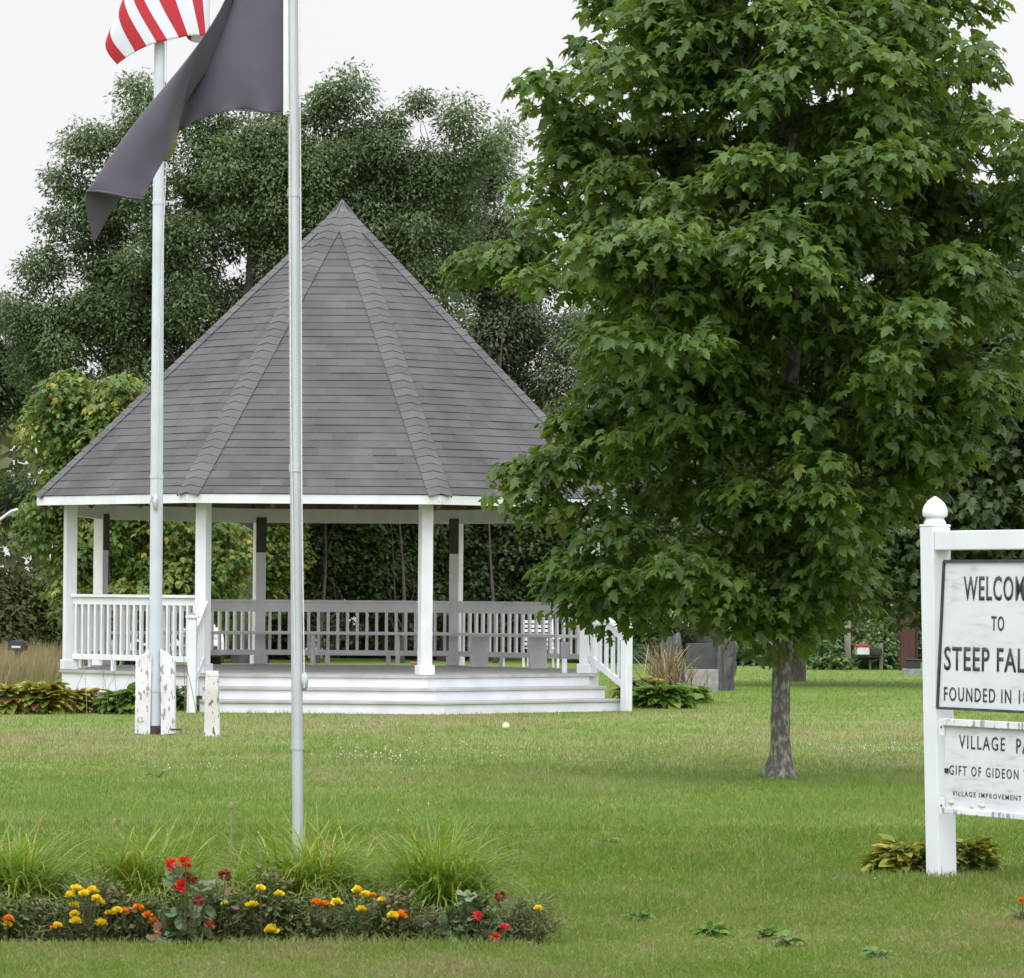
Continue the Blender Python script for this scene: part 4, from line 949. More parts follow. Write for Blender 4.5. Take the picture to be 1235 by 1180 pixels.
# far-off wood as one mass
rng = np.random.default_rng(77); N = 16000
x = rng.uniform(-48, 48, N); y = 128 + rng.uniform(0, 10, N); hmax = 6.2 + 1.6 * np.sin(x * .31) + 1.1 * np.sin(x * .83 + 1); z = hmax * rng.random(N) ** .8
P = np.stack([x, y, z], 1)
o = leaves('far_woods', P, rng.normal(size=(N, 3)) + np.array([0, 0, -.3]), np.array([0, -.4, 1.]) + .6 * rng.normal(size=(N, 3)), .8 * (.6 + .7 * rng.random(N)), .4 + .2 * rng.normal(size=N), 'lobed', M['scrub'])
tag(o, kind='stuff')

# ================================================================== beyond the gazebo: monument, boxes, posts, cars, houses
mo = gnd(846, 833); mD = mo.y; s_ = FPX / mD
mon = empty('stone_monument', mo, label='dark slate panel between two rough stone pillars on a concrete block, beside dry stalks', cat='monument')
MB().box((.0, .06, .15), (.52, .22, .34)).build('base_block', M['concrete'], mon, bevel=.015)
MB().box((.02, .07, .515), (.50, .10, .385)).build('slate_panel', M['slate'], mon, bevel=.006)
def pillar(x, tiltx, h):
    r_ = random.Random(int(x * 100)); mb = MB(); n = 12; rows = []
    for i in range(9):
        t = i / 8; w = .135 + .035 * t ; c = Vector((x + tiltx * t, .03, h * t - .03))
        if i == 8: w *= .8
        rows.append([c + Vector((math.cos(2 * math.pi * j / n) * w * (1 + r_.uniform(-.12, .12)), math.sin(2 * math.pi * j / n) * w * .85 * (1 + r_.uniform(-.12, .12)), r_.uniform(-.03, .03) + (.09 * math.cos(j * 2.1) if i == 8 else 0))) for j in range(n)])
    for q in rows: mb.v += [tuple(p) for p in q]
    for i in range(8):
        for j in range(n): mb.f.append((i * n + j, i * n + (j + 1) % n, (i + 1) * n + (j + 1) % n, (i + 1) * n + j)); mb.t.append(.5)
    mb.f.append(tuple(8 * n + j for j in range(n))); mb.t.append(.5)
    o = mb.build('pillar', M['stone'], mon)
pillar(.345, .045, .84); pillar(-.40, -.05, .84)

def bb_(c): return c
wp = gnd(1022, 808)
o = MB().box((0, 0, .42), (.12, .12, .90)).box((.03, 0, .90), (.06, .10, .08)).build('wooden_post', M['grey_wood'], None, bevel=.008, loc=wp); tag(o, 'plain weathered wooden post standing beside the letterboxes', 'post')
ml = gnd(1058.5, 808)
st = empty('mailbox_stand', ml, label='low weathered timber stand carrying a newspaper tube and a dark letterbox', cat='stand')
MB().box((.065, 0, .25), (.07, .09, .52)).build('post', M['grey_wood'], st, bevel=.006)
MB().box((-.14, .1, .10), (.05, .07, .22)).build('post', M['grey_wood'], st, bevel=.006)
MB().beam((-.40, .02, .26), (.10, .02, .26), .07, .045).build('cross_beam', M['grey_wood'], st, bevel=.004)
MB().beam((-.14, .1, .16), (.065, .02, .21), .03, .03).build('brace', M['grey_wood'], st)
def mailbox(loc, w, h, l_, mk, label, flagm=None, name='mailbox', cat='mailbox'):
    root = empty(name, loc, label=label, cat=cat, group=None); mb = MB(); n = 9
    prof = [(-w / 2, 0), (w / 2, 0), (w / 2, h * .55)] + [(w / 2 * math.cos(a), h * .55 + h * .45 * math.sin(a)) for a in [math.pi * k / n for k in range(1, n)]] + [(-w / 2, h * .55)]
    k = len(prof); mb.v = [(x, -l_ / 2, z) for x, z in prof] + [(x, l_ / 2, z) for x, z in prof]
    mb.f = [tuple(range(k)), tuple(range(2 * k - 1, k - 1, -1))] + [(j, (j + 1) % k, k + (j + 1) % k, k + j) for j in range(k)]; mb.t = [.5] * (k + 2)
    mb.build('body', M[mk], root, bevel=.004)
    MB().box((0, -l_ / 2 - .008, h * .45), (w * .9, .014, h * .8)).build('door', M[mk], root, bevel=.003)
    MB().box((w / 2 + .006, -l_ * .2, h * .7), (.008, .03, h * .5)).build('signal_flag', M[flagm or 'red'], root)
    return root
M['mail_white'] = mat_simple('white_enamel', (.66, .66, .67), (.55, .55, .56), 5, .4)
mr_ = mailbox(ml + Vector((-.30, .02, .288)), .25, .17, .42, 'mail_white', 'white and red box on the low timber stand, next to the dark letterbox', name='newspaper_box', cat='mailbox')
MB().box((-.02, -.02, .176), (.28, .44, .04)).build('red_lid', M['red'], mr_, bevel=.006)
mailbox(ml + Vector((-.045, .02, .288)), .22, .14, .42, 'black', 'dark letterbox on the low timber stand, next to the white and red box')
lm = gnd(21, 820)
st2 = empty('mailbox_stand', lm, label='single wooden post carrying the letterbox among dry grass at the far left', cat='stand')
MB().box((0, 0, .22), (.09, .09, .46)).build('post', mat_simple('raw_wood', (.30, .19, .10), (.22, .14, .08), 9, .8), st2, bevel=.005)
MB().box((0, 0, .457), (.14, .30, .02)).build('shelf', M['grey_wood'], st2)
mb2 = mailbox(lm + Vector((0, 0, .468)), .27, .17, .45, 'black', 'dark letterbox on a single wooden post among dry grass at the left')
MB().box((0, -.243, .06), (.14, .008, .03)).build('number_strip', M['mail_white'], mb2)
bt = gnd(12, 824); o = MB().lathe((0, 0, 0), [(.10, 0), (.11, .05), (.10, .13), (.06, .17), (.05, .2), (.0, .2)], 14).build('jug', mat_simple('tan_plastic', (.42, .36, .27), None, 8, .6), None, smooth=True, loc=bt); tag(o, 'small tan jug on the ground under the left letterbox', 'jug')

rp = gnd(1094, 809)
o = MB().box((0, 0, 2.2), (.27, .27, 4.5)).box((.175, .05, 1.6), (.06, .1, 3.2)).build('timber_post', M['red_brown'], None, bevel=.012, loc=rp); tag(o, 'tall dark red brown post behind the sign, next to a black box on a slab', 'post')
bx = gnd(1101, 814)
pt = empty('utility_box', bx, label='low black box on a concrete slab at the foot of the red brown post', cat='box')
MB().box((0, 0, .05), (.37, .3, .12)).build('slab', M['concrete'], pt, bevel=.01); MB().box((.005, 0, .19), (.26, .22, .155)).build('cabinet', M['black'], pt, bevel=.01)
MB().box((.005, 0, .275), (.29, .25, .02)).build('lid', M['black'], pt, bevel=.005)
# netting fence
nf0, nf1 = gnd(700, 812), gnd(800, 812); nfr = empty('netting_fence', nf0, label='low green netting fence on thin stakes between the stair rail and dry stalks', cat='fence')
v_ = nf1 - nf0; net = MB()
for i in range(11): z = .05 + .045 * i; net.beam(Z * z, v_ + Z * z, .005, .005)
for i in range(31): p = v_ * (i / 30); net.beam(p + Z * .05, p + Z * .50, .005, .005, up=(0, 1, 0))
net.build('net', M['net'], nfr)
for t in (0, .5, 1): p = v_ * t; MB().tube([p, p + Z * .55], .013, 6).build('stake', M['grey_wood'], nfr)
pt_ = gnd(501, 808); o = MB().lathe((0, 0, 0), [(.06, 0), (.085, .12), (.095, .12), (.095, .15), (.08, .15), (.075, .10), (0, .10)], 16).build('plant_pot', M['terracotta'], None, smooth=True, loc=pt_); tag(o, 'small terracotta pot on the grass behind the middle front post', 'pot')

def car(loc, rz, paint, label, zs=.9):
    root = empty('parked_car', loc, rz, label=label, cat='car', group='cars parked behind the gazebo'); W = 1.78; root.scale = (.92, 1, zs)
    low = [(-2.15, .30), (-2.2, .55), (-2.12, .85), (-1.5, .93), (-.9, .95), (.9, .93), (1.5, .90), (2.05, .78), (2.2, .60), (2.18, .32), (1.75, .26), (-1.8, .26)]
    cab = [(-1.75, .94), (-1.15, 1.40), (-.7, 1.46), (.2, 1.45), (1.05, .93)]
    def ext(prof, w0, w1, name, mt, par, bev):
        mb = MB(); k = len(prof); zt = max(z for x, z in prof); zb = min(z for x, z in prof)
        ww = lambda z: w0 + (w1 - w0) * (z - zb) / (zt - zb)
        mb.v = [(x, -ww(z) / 2, z) for x, z in prof] + [(x, ww(z) / 2, z) for x, z in prof]
        mb.f = [tuple(range(k)), tuple(range(2 * k - 1, k - 1, -1))] + [(j, (j + 1) % k, k + (j + 1) % k, k + j) for j in range(k)]; mb.t = [.5] * (k + 2)
        return mb.build(name, mt, par, bevel=bev)
    bd = ext(low, W, W - .06, 'body', paint, root, .05); ext(cab, W - .14, W - .5, 'cabin', paint, bd, .05)
    for s in (-1, 1):
        g_ = MB(); yz = lambda z: s * ((W - .14 - .36 * (z - .94) / .52) / 2 + .006)
        for q in ([(-1.35, .99), (-.98, 1.33), (-.42, 1.37), (-.42, .99)], [(-.34, .99), (-.34, 1.37), (.15, 1.37), (.78, .99)]): g_.quad([(x, yz(z), z) for x, z in q])
        g_.build('side_window', M['glass_dark'], bd)
        for hx in (-1.05, .15): MB().box((hx, s * (W / 2 - .01), .80), (.16, .03, .025)).build('door_handle', M['chrome'], bd)
        MB().box((2.14, s * .62, .68), (.12, .36, .14)).build('headlight', M['lamp_lens'], root, bevel=.02)
        MB().box((-2.13, s * .66, .72), (.10, .26, .18)).build('tail_light', M['red_lens'], root, bevel=.02)
        for wx in (-1.35, 1.38):
            w_ = MB(); w_.tube([(wx, s * (W / 2 - .21), .31), (wx, s * (W / 2 + .005), .31)], .31, 24); wo_ = w_.build('wheel', M['tyre'], root, bevel=.02)
            MB().tube([(wx, s * (W / 2 - .0), .31), (wx, s * (W / 2 + .012), .31)], .20, 20).build('rim', M['chrome'], wo_)
    for (x0, z0, x1, z1, nm) in ((.98, .97, .27, 1.41, 'windscreen'), (-1.70, .99, -1.22, 1.36, 'rear_window')):
        g_ = MB(); sg_ = 1 if x0 > 0 else -1; d = Vector((.35 * sg_, 0, .3)).normalized() * .012
        g_.quad([Vector((x0, -.66, z0)) + d, Vector((x0, .66, z0)) + d, Vector((x1, .56, z1)) + d, Vector((x1, -.56, z1)) + d]); g_.build(nm, M['glass_dark'], bd)
    MB().box((2.17, 0, .42), (.10, 1.5, .12)).build('bumper', M['black'], root, bevel=.02); MB().box((-2.17, 0, .42), (.10, 1.5, .12)).build('bumper', M['black'], root, bevel=.02)
M['car_white'] = mat_simple('white_car_paint', (.75, .75, .76), (.70, .70, .71), 2, .18)
M['car_silver'] = mat_simple('silver_car_paint', (.20, .21, .23), (.17, .18, .2), 2, .25, metal=.3)
c1 = gnd(196, 805); car(c1, R(-78), M['car_white'], 'white car parked behind the left railing and the pale flagpole')
gp = gnd(652, 806); gch = empty('garden_chair', gp, R(12), label='white slatted garden chair beyond the railing, seen right of the back right post', cat='chair')
bk_ = MB()
for i in range(6): bk_.box((0, .22 + .02 * i, .46 + .085 * i), (.56, .02, .055))
bk_.build('backrest_slat', M['white'], gch)
st_ = MB()
for i in range(5): st_.box((0, -.22 + .10 * i, .38), (.56, .08, .022))
st_.build('seat_slat', M['white'], gch)
for sx__ in (-.29, .29):
    MB().box((sx__, -.22, .28), (.04, .05, .56)).build('leg', M['white'], gch); MB().beam((sx__, .20, 0), (sx__, .34, .96), .04, .05).build('leg', M['white'], gch)
    MB().box((sx__, .02, .57), (.07, .60, .025)).build('armrest', M['white'], gch)

def house(px, py, D, w, dep, h, rh, label, lattice=False, wx=0.):
    b = at(px, py, D); b.z = 0; root = empty('house', b, label=label, cat='house'); mb = MB()
    mb.box((0, dep / 2, h / 2), (w, dep, h)); n = int(h / .14)
    for i in range(n): mb.box((0, -.004, .14 * i + .07), (w + .002, .012, .128))
    mb.build('wall', M['siding'], root)
    r_ = MB(); r_.quad([(-w / 2 - .2, -.3, h - .05), (w / 2 + .2, -.3, h - .05), (w / 2 + .2, dep / 2, h + rh), (-w / 2 - .2, dep / 2, h + rh)]); r_.quad([(-w / 2 - .2, dep + .3, h - .05), (-w / 2 - .2, dep / 2, h + rh), (w / 2 + .2, dep / 2, h + rh), (w / 2 + .2, dep + .3, h - .05)])
    for s in (-1, 1): r_.quad([(s * w / 2, 0, h), (s * w / 2, dep, h), (s * w / 2, dep / 2, h + rh - .1)])
    r_.build('roof', M['roof_dark'], root)
    wf = MB(); ww, wh, wz = .62, .9, .95
    for s in (-1, 1): wf.box((wx + s * (ww / 2 + .04), -.03, wz), (.08, .05, wh + .16)); wf.box((wx, -.03, wz + s * (wh / 2 + .04)), (ww, .05, .08))
    wf.box((wx, -.03, wz), (ww, .03, .05))
    fr_ = wf.build('window', M['white'], root); MB().box((wx, -.014, wz), (ww, .012, wh)).build('pane', M['glass_dark'], fr_)
    if lattice:
        lt = MB()
        for i in range(14):
            for s in (-1, 1):
                x0 = -w / 2 + w * i / 13; lt.beam((x0 - .5 * s, -.35, .3), (x0 + .5 * s, -.35, 1.9), .03, .02)
        lt.build('lattice', mat_simple('tan_lattice', (.45, .38, .26), None, 6, .8), root)
house(392, 800, 99, 1.9, 3, 2.2, 1.2, 'small white clapboard house glimpsed through the back railing', wx=-.28)
house(905, 795, 97, 2.6, 4, 2.4, 1.2, 'pale house with trellis glimpsed between monument and maple trunk', True, wx=.3)
# street lamp arm at the left edge
lp = gnd(-60, 798); rt = empty('street_lamp', lp, label='pale curved street lamp arm reaching in from the left photo edge', cat='street lamp'); s_ = lp.y
def q_(px, py): return at(px, py, s_) - lp
MB().tube([(0, 0, 0), (0, 0, q_(0, 560).z)], [.14, .10], 10).build('pole', M['grey_wood'], rt, smooth=True)
ar = [q_(-60, 650), q_(-30, 641), q_(0, 627), q_(14, 617), q_(27, 613)]; MB().tube(ar, .035, 8).build('arm', M['metal'], rt, smooth=True)
hm = MB(); hm.tube([q_(24, 614.5), q_(29, 612), q_(35, 610)], [.05, .085, .04], 8); hm.build('lamp_head', M['mail_white'], rt, smooth=True)

# ================================================================== plants
def leafy(name, base, W, Hh, n, leaf, shape, mk, label, cat, seed=1, group=None, spread=(.5, 1.0), elev=(15, 75), part='foliage', tmu=.45, tsd=.25, thick=None):
    """a clump of leaves rising from a crown and arching out: hostas, daylilies"""
    rng = np.random.default_rng(seed); root = empty(name, base, label=label, cat=cat, group=group)
    az = rng.uniform(0, 2 * math.pi, n); el = np.radians(rng.uniform(*elev, n)); rr = rng.uniform(*spread, n)
    hd = np.stack([np.cos(az), np.sin(az), 0 * az], 1)
    r = rr * W * np.cos(el) * .8; z = Hh * (np.sin(el) * .85) * rr
    P = hd * r[:, None] * .75; P[:, 2] = np.maximum(z * .9, .01)
    d = hd + np.array([0, 0, 1]) * (np.sin(el) * .7 - .35)[:, None] + rng.normal(size=(n, 3)) * .25
    nr = np.array([0, 0, 1.]) + hd * .3 + rng.normal(size=(n, 3)) * .25
    leaves(part, P, d, nr, leaf * (.65 + .6 * rng.random(n)), tmu + tsd * rng.normal(size=n), shape, M[mk], root)
    mb = MB()
    for j in range(0, n, max(1, n // 40)):
        mb.tube([(P[j][0] * .1, P[j][1] * .1, 0), (P[j][0] * .6, P[j][1] * .6, P[j][2] * .75), tuple(P[j])], [.006, .005, .003], 4, False)
    mb.build('stem', M['stem'], root)
    return root
def blades(name, base, n, length, width, mk, label, cat, seed, group=None, el=(40, 85), segs=6, foot=.12, bend=1.0, tmu=.45, tsd=.22):
    """arching strap leaves, each a bent ribbon"""
    rng = np.random.default_rng(seed); root = empty(name, base, label=label, cat=cat, group=group)
    az = rng.uniform(0, 2 * math.pi, n); e0 = np.radians(rng.uniform(*el, n)); ln = length * rng.uniform(.55, 1.1, n)
    fx = rng.normal(size=(n, 2)) * foot; b = bend * rng.uniform(.5, 1.6, n)
    t = np.linspace(0, 1, segs + 1); p = np.zeros((n, segs + 1, 3)); p[:, 0, :2] = fx
    for k in range(segs):
        e = e0 - b * (t[k] + .5 / segs) ** 1.3 * 1.5; st = ln / segs
        p[:, k + 1, 0] = p[:, k, 0] + np.cos(az) * np.cos(e) * st; p[:, k + 1, 1] = p[:, k, 1] + np.sin(az) * np.cos(e) * st; p[:, k + 1, 2] = np.maximum(p[:, k, 2] + np.sin(e) * st, .01)
    tw = az + math.pi / 2 + rng.normal(size=n) * .5; side = np.stack([np.cos(tw), np.sin(tw), 0 * tw], 1)
    wd = width * rng.uniform(.6, 1.2, n)[:, None] * np.array([.8, 1, 1, .95, .8, .5, .08])[:segs + 1][None, :]
    V = np.stack([p - side[:, None, :] * wd[..., None] / 2, p + side[:, None, :] * wd[..., None] / 2], 2).reshape(n, -1, 3)
    q = np.array([[2 * k, 2 * k + 1, 2 * k + 3, 2 * k + 2] for k in range(segs)]).ravel(); m_ = 2 * (segs + 1)
    loops = (np.arange(n)[:, None] * m_ + q[None]).ravel(); starts = np.arange(n * segs) * 4
    np_mesh('foliage', V.reshape(-1, 3), loops, starts, np.clip(np.repeat(tmu + tsd * rng.normal(size=n), segs) + np.tile(np.linspace(-.1, .12, segs), n), 0, 1), M[mk], root)
    return root

# --- planting around the gazebo
leafy('shrub', gnd(8, 861), .42, .42, 420, .17, 'broad', 'bronze', 'bronze brown leafy plant at the left photo edge before the tall grass', 'plant', 1, tmu=.50)
leafy('shrub', gnd(52, 861), .48, .46, 520, .18, 'broad', 'bronze', 'yellow green leafy plant with brown skirts between two bronze plants', 'plant', 2, tmu=.38)
leafy('shrub', gnd(92, 860), .42, .36, 460, .15, 'broad', 'bronze', 'low bronze tinted plant just left of the gazebo skirting', 'plant', 3, tmu=.48)
leafy('hosta', gnd(150, 861), .46, .36, 420, .17, 'broad', 'hosta', 'green hosta beneath the gazebo side, just left of the pale flagpole', 'plant', 4, tmu=.4)
leafy('hosta', gnd(218, 857), .30, .40, 220, .16, 'broad', 'hosta', 'narrow green hosta between the flagpole boards and the stair newel', 'plant', 5, tmu=.35)
leafy('hosta', gnd(800, 854), .58, .36, 620, .19, 'broad', 'hosta', 'wide green hosta clump beside the right stair rail newel', 'plant', 6, tmu=.42)
leafy('hosta', gnd(776, 846), .55, .42, 420, .18, 'broad', 'bronze', 'yellow leaved hosta behind the wide green clump at the stair rail', 'plant', 7, tmu=.35)
leafy('hosta', gnd(830, 848), .42, .28, 260, .16, 'broad', 'hosta', 'yellow green hosta at the right end of the clump near the monument', 'plant', 8, tmu=.72)
blades('dry_stalks', gnd(803, 838), 150, .85, .022, 'dry_stalk', 'clump of tall dry tan stalks leaning before the stone monument', 'plant', 9, el=(62, 88), foot=.13, bend=.35)
blades('dry_stalks', gnd(838, 842), 22, .62, .014, 'dry_stalk', 'few bent dry flower stalks in front of the slate panel', 'plant', 10, el=(60, 88), foot=.10, bend=.7)
blades('dry_stalks', gnd(765, 838), 12, .5, .012, 'dry_stalk', 'sparse dry stalks just right of the stair newel', 'plant', 19, el=(60, 88), foot=.10, bend=.7)
for i, (px, lab) in enumerate(((105, 'thin bare stems leaning on the white rim board left of the flagpole'), (150, 'thin bare flower stems rising from the hosta before the left railing'), (215, 'thin bare stems beside the flagpole boards'))):
    blades('flower_stem', gnd(px, 862), 7, 1.0, .008, 'dry_stalk', lab, 'plant', 60 + i, el=(66, 86), foot=.22, bend=.3, tmu=.3)
rng = np.random.default_rng(5); N = 9000      # tall dry grass at the far left
gx0, gx1 = gnd(-120, 822), gnd(82, 822)
x = rng.uniform(gx0.x, gx1.x, N); y = rng.uniform(62, 74, N); hgt = rng.uniform(.2, .62, N)
o = leaves('tall_grass', np.stack([x, y, 0 * x], 1), np.stack([rng.normal(size=N) * .18, rng.normal(size=N) * .18, 1 + 0 * x], 1), np.stack([rng.normal(size=N), -1 + rng.normal(size=N) * .3, 0 * x], 1), hgt, .45 + .25 * rng.normal(size=N), 'straw', M['tall_grass'])
o.data.vertices.foreach_get
tag(o, kind='stuff')
# --- sign foot
leafy('hosta', gnd(1090, 1056), .31, .25, 330, .095, 'broad', 'bronze', 'yellowing bronze hosta on the left of the sign post foot', 'plant', 11, tmu=.34, tsd=.2)
leafy('hosta', gnd(1172, 1055), .19, .25, 170, .09, 'broad', 'bronze', 'small green and yellow hosta on the right of the sign post foot', 'plant', 12, tmu=.2, tsd=.18)
# --- flower bed
bed = [gnd(-160, 1134), gnd(200, 1140), gnd(520, 1136), gnd(655, 1126), gnd(655, 1098), gnd(580, 1072), gnd(300, 1062), gnd(-160, 1058)]
bm_ = MB(); bm_.quad([p + Z * .004 for p in bed]); tag(bm_.build('soil', M['soil']), kind='structure')
DL = 'daylily clumps in the flower bed'
for i, (px, py, n, ln, lab) in enumerate([(-60, 1100, 260, .50, 'daylily clump cut by the left photo edge'), (18, 1100, 340, .56, 'big arching daylily clump at the left end of the bed behind orange marigolds'), (178, 1100, 360, .55, 'daylily clump behind the tall red geranium'), (375, 1096, 360, .56, 'light daylily clump growing round the foot of the slim flagpole'), (300, 1096, 90, .40, 'thin daylily tuft between the geranium and the slim flagpole'), (530, 1104, 440, .56, 'dark green daylily clump at the right end of the bed'), (450, 1098, 80, .40, 'small daylily tuft left of the dark green clump'), (95, 1096, 60, .38, 'small daylily tuft behind the big yellow marigold cluster')]):
    blades('daylily', gnd(px, py), int(n * 2.2), ln, .0095, 'lily', lab, 'plant', 80 + i, DL, el=(36, 89), foot=.075, bend=.95, tmu=.58 if i in (3, 4) else .42 if i == 5 else .52)
for (x0, y0, x1, y1, lab) in ((168, 1050, 138, 992, 'stray yellow stalk bending over the daylilies left of the red geranium'), (279, 1080, 279, 972, 'lone seed stalk standing between red geranium and slim pole')):
    b = gnd(x0, 1098); root = empty('seed_stalk', b, label=lab, cat='stalk'); q = at(x1, y1, b.y) - b; mid = Vector((q.x * .35, 0, q.z * .6))
    MB().tube([(0, 0, 0), mid, q], [.005, .004, .003], 6).build('stem', M['dry_stalk'], root); t_ = MB(); t_.ball(q, (.009, .009, .02), 8, 6); t_.build('seed_head', M['dry_stalk'], root)

def flower(kind, p, r, parent, seed):
    """a rosette of ruffled petals"""
    rng = np.random.default_rng(seed); n = 46 if kind in ('yellow_petal', 'orange_petal') else 34
    if kind in ('yellow_petal', 'orange_petal'):
        az = rng.uniform(0, 2 * math.pi, n); el = np.radians(rng.uniform(5, 80, n)); hd = np.stack([np.cos(az) * np.cos(el), np.sin(az) * np.cos(el), np.sin(el) * .7], 1)
        P = hd * r * .35; d = hd
    else:
        hd = unit(rng.normal(size=(n, 3))); P = hd * r * .6; P[:, 2] *= .7; d = hd
    leaves('flower_head', np.array(p) + P, d, np.array([0, 0, 1.]) + rng.normal(size=(n, 3)) * .4, r * .85 * (.8 + .4 * rng.random(n)), rng.random(n), 'round', M[kind], parent)
FD = 17.5
def plant_with_flowers(name, px, pybase, D, W, Hh, n, leaf, shape, mk, heads, label, group, seed, tmu=.5):
    base = at(px, pybase, D); base.z = 0; rng = np.random.default_rng(seed); root = empty(name, base, label=label, cat='flower', group=group)
    k = 26; d = unit(rng.normal(size=(k, 3))); d[:, 2] = np.abs(d[:, 2]); C = d * np.array([W, W * .55, Hh]) * (.25 + .75 * rng.random((k, 1)) ** .5)
    per = np.full(k, n // k); P, tip, nr, ids = clump_leaves(C, np.full(k, .055), per, rng, .8, .1, .1)
    P[:, 2] = np.abs(P[:, 2]); ct = rng.random(k)
    leaves('foliage', P, tip + np.array([0, 0, .3]), nr, leaf * (.6 + .7 * rng.random(len(P))), tmu + .42 * (ct[ids] - .5) + .18 * rng.normal(size=len(P)), shape, M[mk], root)
    mb = MB()
    for c in C: mb.tube([(c[0] * .2, c[1] * .2, 0), tuple(c * .55), tuple(c)], [.005, .004, .003], 5, False)
    hs = []
    for (x, y, kd, r) in heads:
        p = at(x, y, D - rng.uniform(.06, .2)) - base; r *= 1.15 if 'petal' in kd and kd[0] in 'yo' else .82; hs.append((p, kd, r)); mb.tube([(p.x * .3, p.y * .3, 0), (p.x * .8, p.y * .8, p.z * .6), tuple(p)], [.003, .0025, .0022], 5, False)
    mb.build('stem', M['stem'], root)
    for i, (p, kd, r) in enumerate(hs): flower(kd, p, r, root, seed * 50 + i)
Y, O_, RD, DK, PK = 'yellow_petal', 'orange_petal', 'red_petal', 'dark_petal', 'pink_petal'
MG = 'marigolds in the flower bed'; GN = 'geraniums in the flower bed'
for i, (px, W, Hh, heads, lab) in enumerate([
    (4, .16, .16, [(10, 1110, O_, .020), (9, 1116, Y, .016), (-20, 1100, O_, .02)], 'marigold with one orange bloom at the left end of the bed'),
    (60, .11, .15, [(69, 1118, Y, .017), (64, 1120, O_, .012)], 'marigold with a single low yellow bloom'),
    (102, .14, .24, [(92, 1074, Y, .023), (85, 1082, Y, .021), (101, 1080, Y, .019), (112, 1076, Y, .022), (116, 1085, Y, .017), (121, 1090, Y, .016), (90, 1094, Y, .020), (90, 1104, Y, .018), (91, 1113, Y, .022), (122, 1115, Y, .021)], 'marigold covered in the largest cluster of yellow blooms'),
    (142, .12, .18, [(132, 1103, Y, .017), (141, 1100, Y, .020), (150, 1101, O_, .018)], 'marigold with yellow and orange blooms side by side'),
    (176, .11, .17, [(166, 1097, O_, .019), (169, 1095, Y, .012), (178, 1105, O_, .018), (185, 1113, O_, .017)], 'marigold with three small orange blooms left of the geranium'),
    (282, .12, .18, [(271, 1090, Y, .012)], 'marigold with one tiny pale yellow bloom beside the dark red head'),
    (318, .15, .24, [(314, 1073, Y, .018), (304, 1093, Y, .022), (336, 1080, Y, .018), (327, 1124, Y, .026)], 'marigold with scattered yellow blooms and one large low bloom'),
    (392, .14, .19, [(381, 1091, O_, .021), (392, 1092, O_, .018), (406, 1090, Y, .020)], 'marigold with orange blooms in front of the slim flagpole'),
    (440, .15, .24, [(431, 1075, Y, .019), (440, 1081, Y, .019), (449, 1081, O_, .013), (460, 1087, Y, .015), (436, 1098, Y, .017)], 'marigold with tall yellow blooms right of the flagpole'),
    (478, .10, .17, [(474, 1106, Y, .020), (483, 1106, O_, .022)], 'marigold with a touching yellow and orange pair of blooms'),
    (640, .12, .19, [(649, 1097, Y, .016)], 'sparse marigold with one yellow bloom at the right end of the bed'),
    (520, .12, .12, [], 'brown seeding marigold without blooms in front of the dark daylily'),
    (360, .13, .13, [], 'dull green marigold without blooms in front of the slim flagpole foot'),
    (28, .15, .13, [], 'brown faded marigold without blooms near the left end of the bed')]):
    plant_with_flowers('marigold', px, 1138, FD, W * 1.15, Hh * 1.3, 1300, .034, 'needle' if i % 3 else 'oval', 'ferny', heads, lab, MG, 200 + i, .55)
plant_with_flowers('geranium', 222, 1142, FD - .15, .13, .29, 300, .046, 'round', 'geranium', [(208, 1042, RD, .028), (224, 1040, RD, .027), (219, 1069, RD, .030), (239, 1086, DK, .026), (190, 1126, PK, .014), (226, 1056, DK, .018), (235, 1062, DK, .017)], 'tall geranium with bright red blooms, highest in the bed', GN, 300, .45)
plant_with_flowers('geranium', 258, 1142, FD, .10, .26, 180, .044, 'round', 'geranium', [(255, 1104, PK, .022), (252, 1116, PK, .026), (272, 1056, DK, .027)], 'geranium with a dark withered head and faded pink blooms', GN, 301, .6)
plant_with_flowers('geranium', 575, 1140, FD, .17, .20, 260, .045, 'round', 'geranium', [(603, 1081, DK, .026), (576, 1105, RD, .020), (608, 1118, RD, .019), (597, 1130, RD, .021)], 'low geranium with four small red blooms at the right end', GN, 302, .55)

# ================================================================== turf blades, clover, weeds
rng = np.random.default_rng(99); N = 760000
px = rng.uniform(-260, 1500, N); py = 806 + (1262 - 806) * rng.random(N) ** .82
d = np.array(FW)[None] + np.outer((px - CXP) / FPX, np.array(RT)) - np.outer((py - CYP) / FPX, np.array(UP))
t = -H / d[:, 2]; P = d * t[:, None]; P[:, 2] = 0
ok = (t > 0) & (P[:, 1] < 85); P = P[ok]
rel = P[:, :2] - np.array([GC.x, GC.y]); inside = np.zeros(len(P), bool); rad_ = np.hypot(rel[:, 0], rel[:, 1])
nr0, nr1 = nrm(0), nrm(1)
inside |= rad_ < RDK * .94
for nn_, k in ((nr0, 0), (nr1, 1)):
    e_ = Vector((-nn_.y, nn_.x, 0)); u = rel[:, 0] * nn_.x + rel[:, 1] * nn_.y; v = rel[:, 0] * e_.x + rel[:, 1] * e_.y
    inside |= (u > 0) & (u < RDK * .924 + .58) & (np.abs(v) < RP * .39 + .1)
bx_ = np.array([(p.x, p.y) for p in bed]); nb = len(bx_); inb = np.zeros(len(P), bool)
for i in range(nb):
    a, b = bx_[i], bx_[(i + 1) % nb]; c = ((a[1] > P[:, 1]) != (b[1] > P[:, 1])) & (P[:, 0] < (b[0] - a[0]) * (P[:, 1] - a[1]) / (b[1] - a[1] + 1e-9) + a[0]); inb ^= c
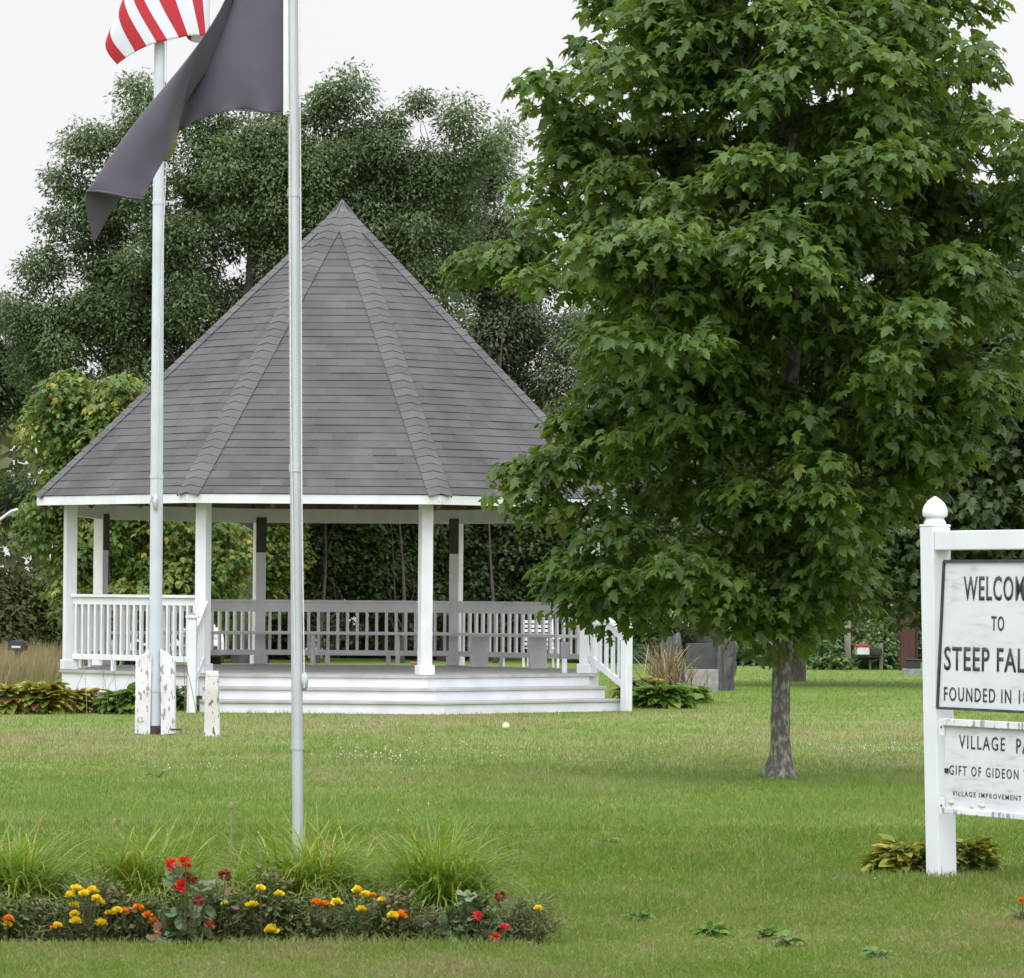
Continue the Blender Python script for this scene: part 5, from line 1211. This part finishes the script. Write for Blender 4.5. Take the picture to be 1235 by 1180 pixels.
P = P[~(inside | (inb & (rng.random(len(P)) < .75)))]; N = len(P); Dd = P[:, 1]
hgt = (.024 + .034 * rng.random(N) ** 1.8) * (1 + .35 * np.sin(P[:, 0] * 2.1 + np.sin(P[:, 1] * 1.3)) * np.sin(P[:, 1] * 1.7)); wid = .0024 + .00012 * Dd
long_ = rng.random(N) < .02; hgt = np.where(long_, hgt * 1.8, hgt) * np.clip((Dd - 13) / 9, .55, 1)
near = (Dd > 17.0) & (Dd < 17.6) & (P[:, 0] < .1); hgt = np.where(near & (rng.random(N) < .4), hgt * 1.8, hgt)
tl = rng.normal(size=(N, 2)) * .45; up_ = np.stack([tl[:, 0], tl[:, 1], np.ones(N)], 1); top = P + unit(up_) * hgt[:, None]
mid = P + unit(up_ * np.array([.5, .5, 1])) * (hgt * .55)[:, None]
az = rng.uniform(0, math.pi, N); sv = np.stack([np.cos(az), np.sin(az), 0 * az], 1) * (wid / 2)[:, None]
nf = Dd < 26; tt_ = np.clip(.5 + .26 * rng.normal(size=N), 0, 1); k1, k2 = int(nf.sum()), int((~nf).sum())
V = np.concatenate([np.stack([P - sv, P + sv, mid + sv * .8, top, mid - sv * .8], 1)[nf].reshape(-1, 3), np.stack([P - sv, P + sv, top], 1)[~nf].reshape(-1, 3)])
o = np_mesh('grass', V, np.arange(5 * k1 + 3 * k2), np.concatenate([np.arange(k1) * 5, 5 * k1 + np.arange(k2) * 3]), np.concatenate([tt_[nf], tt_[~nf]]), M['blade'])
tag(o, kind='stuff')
rng = np.random.default_rng(31); cp = []
for (x0, x1, y0, y1, n_) in ((380, 520, 903, 926, 70), (440, 660, 890, 922, 55), (150, 300, 922, 934, 22), (1000, 1118, 898, 912, 45), (380, 480, 876, 884, 14), (700, 900, 880, 920, 16), (380, 560, 930, 990, 12), (700, 1230, 1000, 1170, 4)):
    for _ in range(n_): cp.append(gnd(rng.normal((x0 + x1) / 2, (x1 - x0) / 4), rng.normal((y0 + y1) / 2, (y1 - y0) / 4)))
cm = MB()
for p in cp: r_ = rng.uniform(.003, .0075) * (.8 if p.y < 30 else 1.05); cm.ball((p.x, p.y, .022 + r_), r_, 6, 4)
tag(cm.build('clover', M['clover']), kind='stuff')
WD = 'broad leaved weeds in the lawn'
for i, (px, py, n_, lab) in enumerate(((858, 1130, 60, 'largest broad leaved weed in the near lawn'), (770, 1112, 26, 'small flat weed left of the largest lawn weed'), (925, 1132, 22, 'weed just right of the largest lawn weed'), (950, 1142, 24, 'weed patch farthest right of the lawn weeds'), (1060, 1158, 20, 'spiky low weed below the sign plants'), (735, 1020, 14, 'flat weed in the middle of the lush lawn'), (192, 938, 12, 'tiny weed near the flagpole boards'))):
    leafy('weed', gnd(px, py), .10, .07, n_, .05, 'broad', 'hosta', lab, 'weed', 400 + i, WD, tmu=.3)
for i, (px, py) in enumerate(((1233, 1090),)):
    plant_with_flowers('marigold', 1236, 1112, gnd(1233, 1112).y, .06, .07, 160, .03, 'needle', 'ferny', [(1233, 1088, O_, .018)], 'lone low marigold at the right photo edge below the sign', MG, 260, .55)
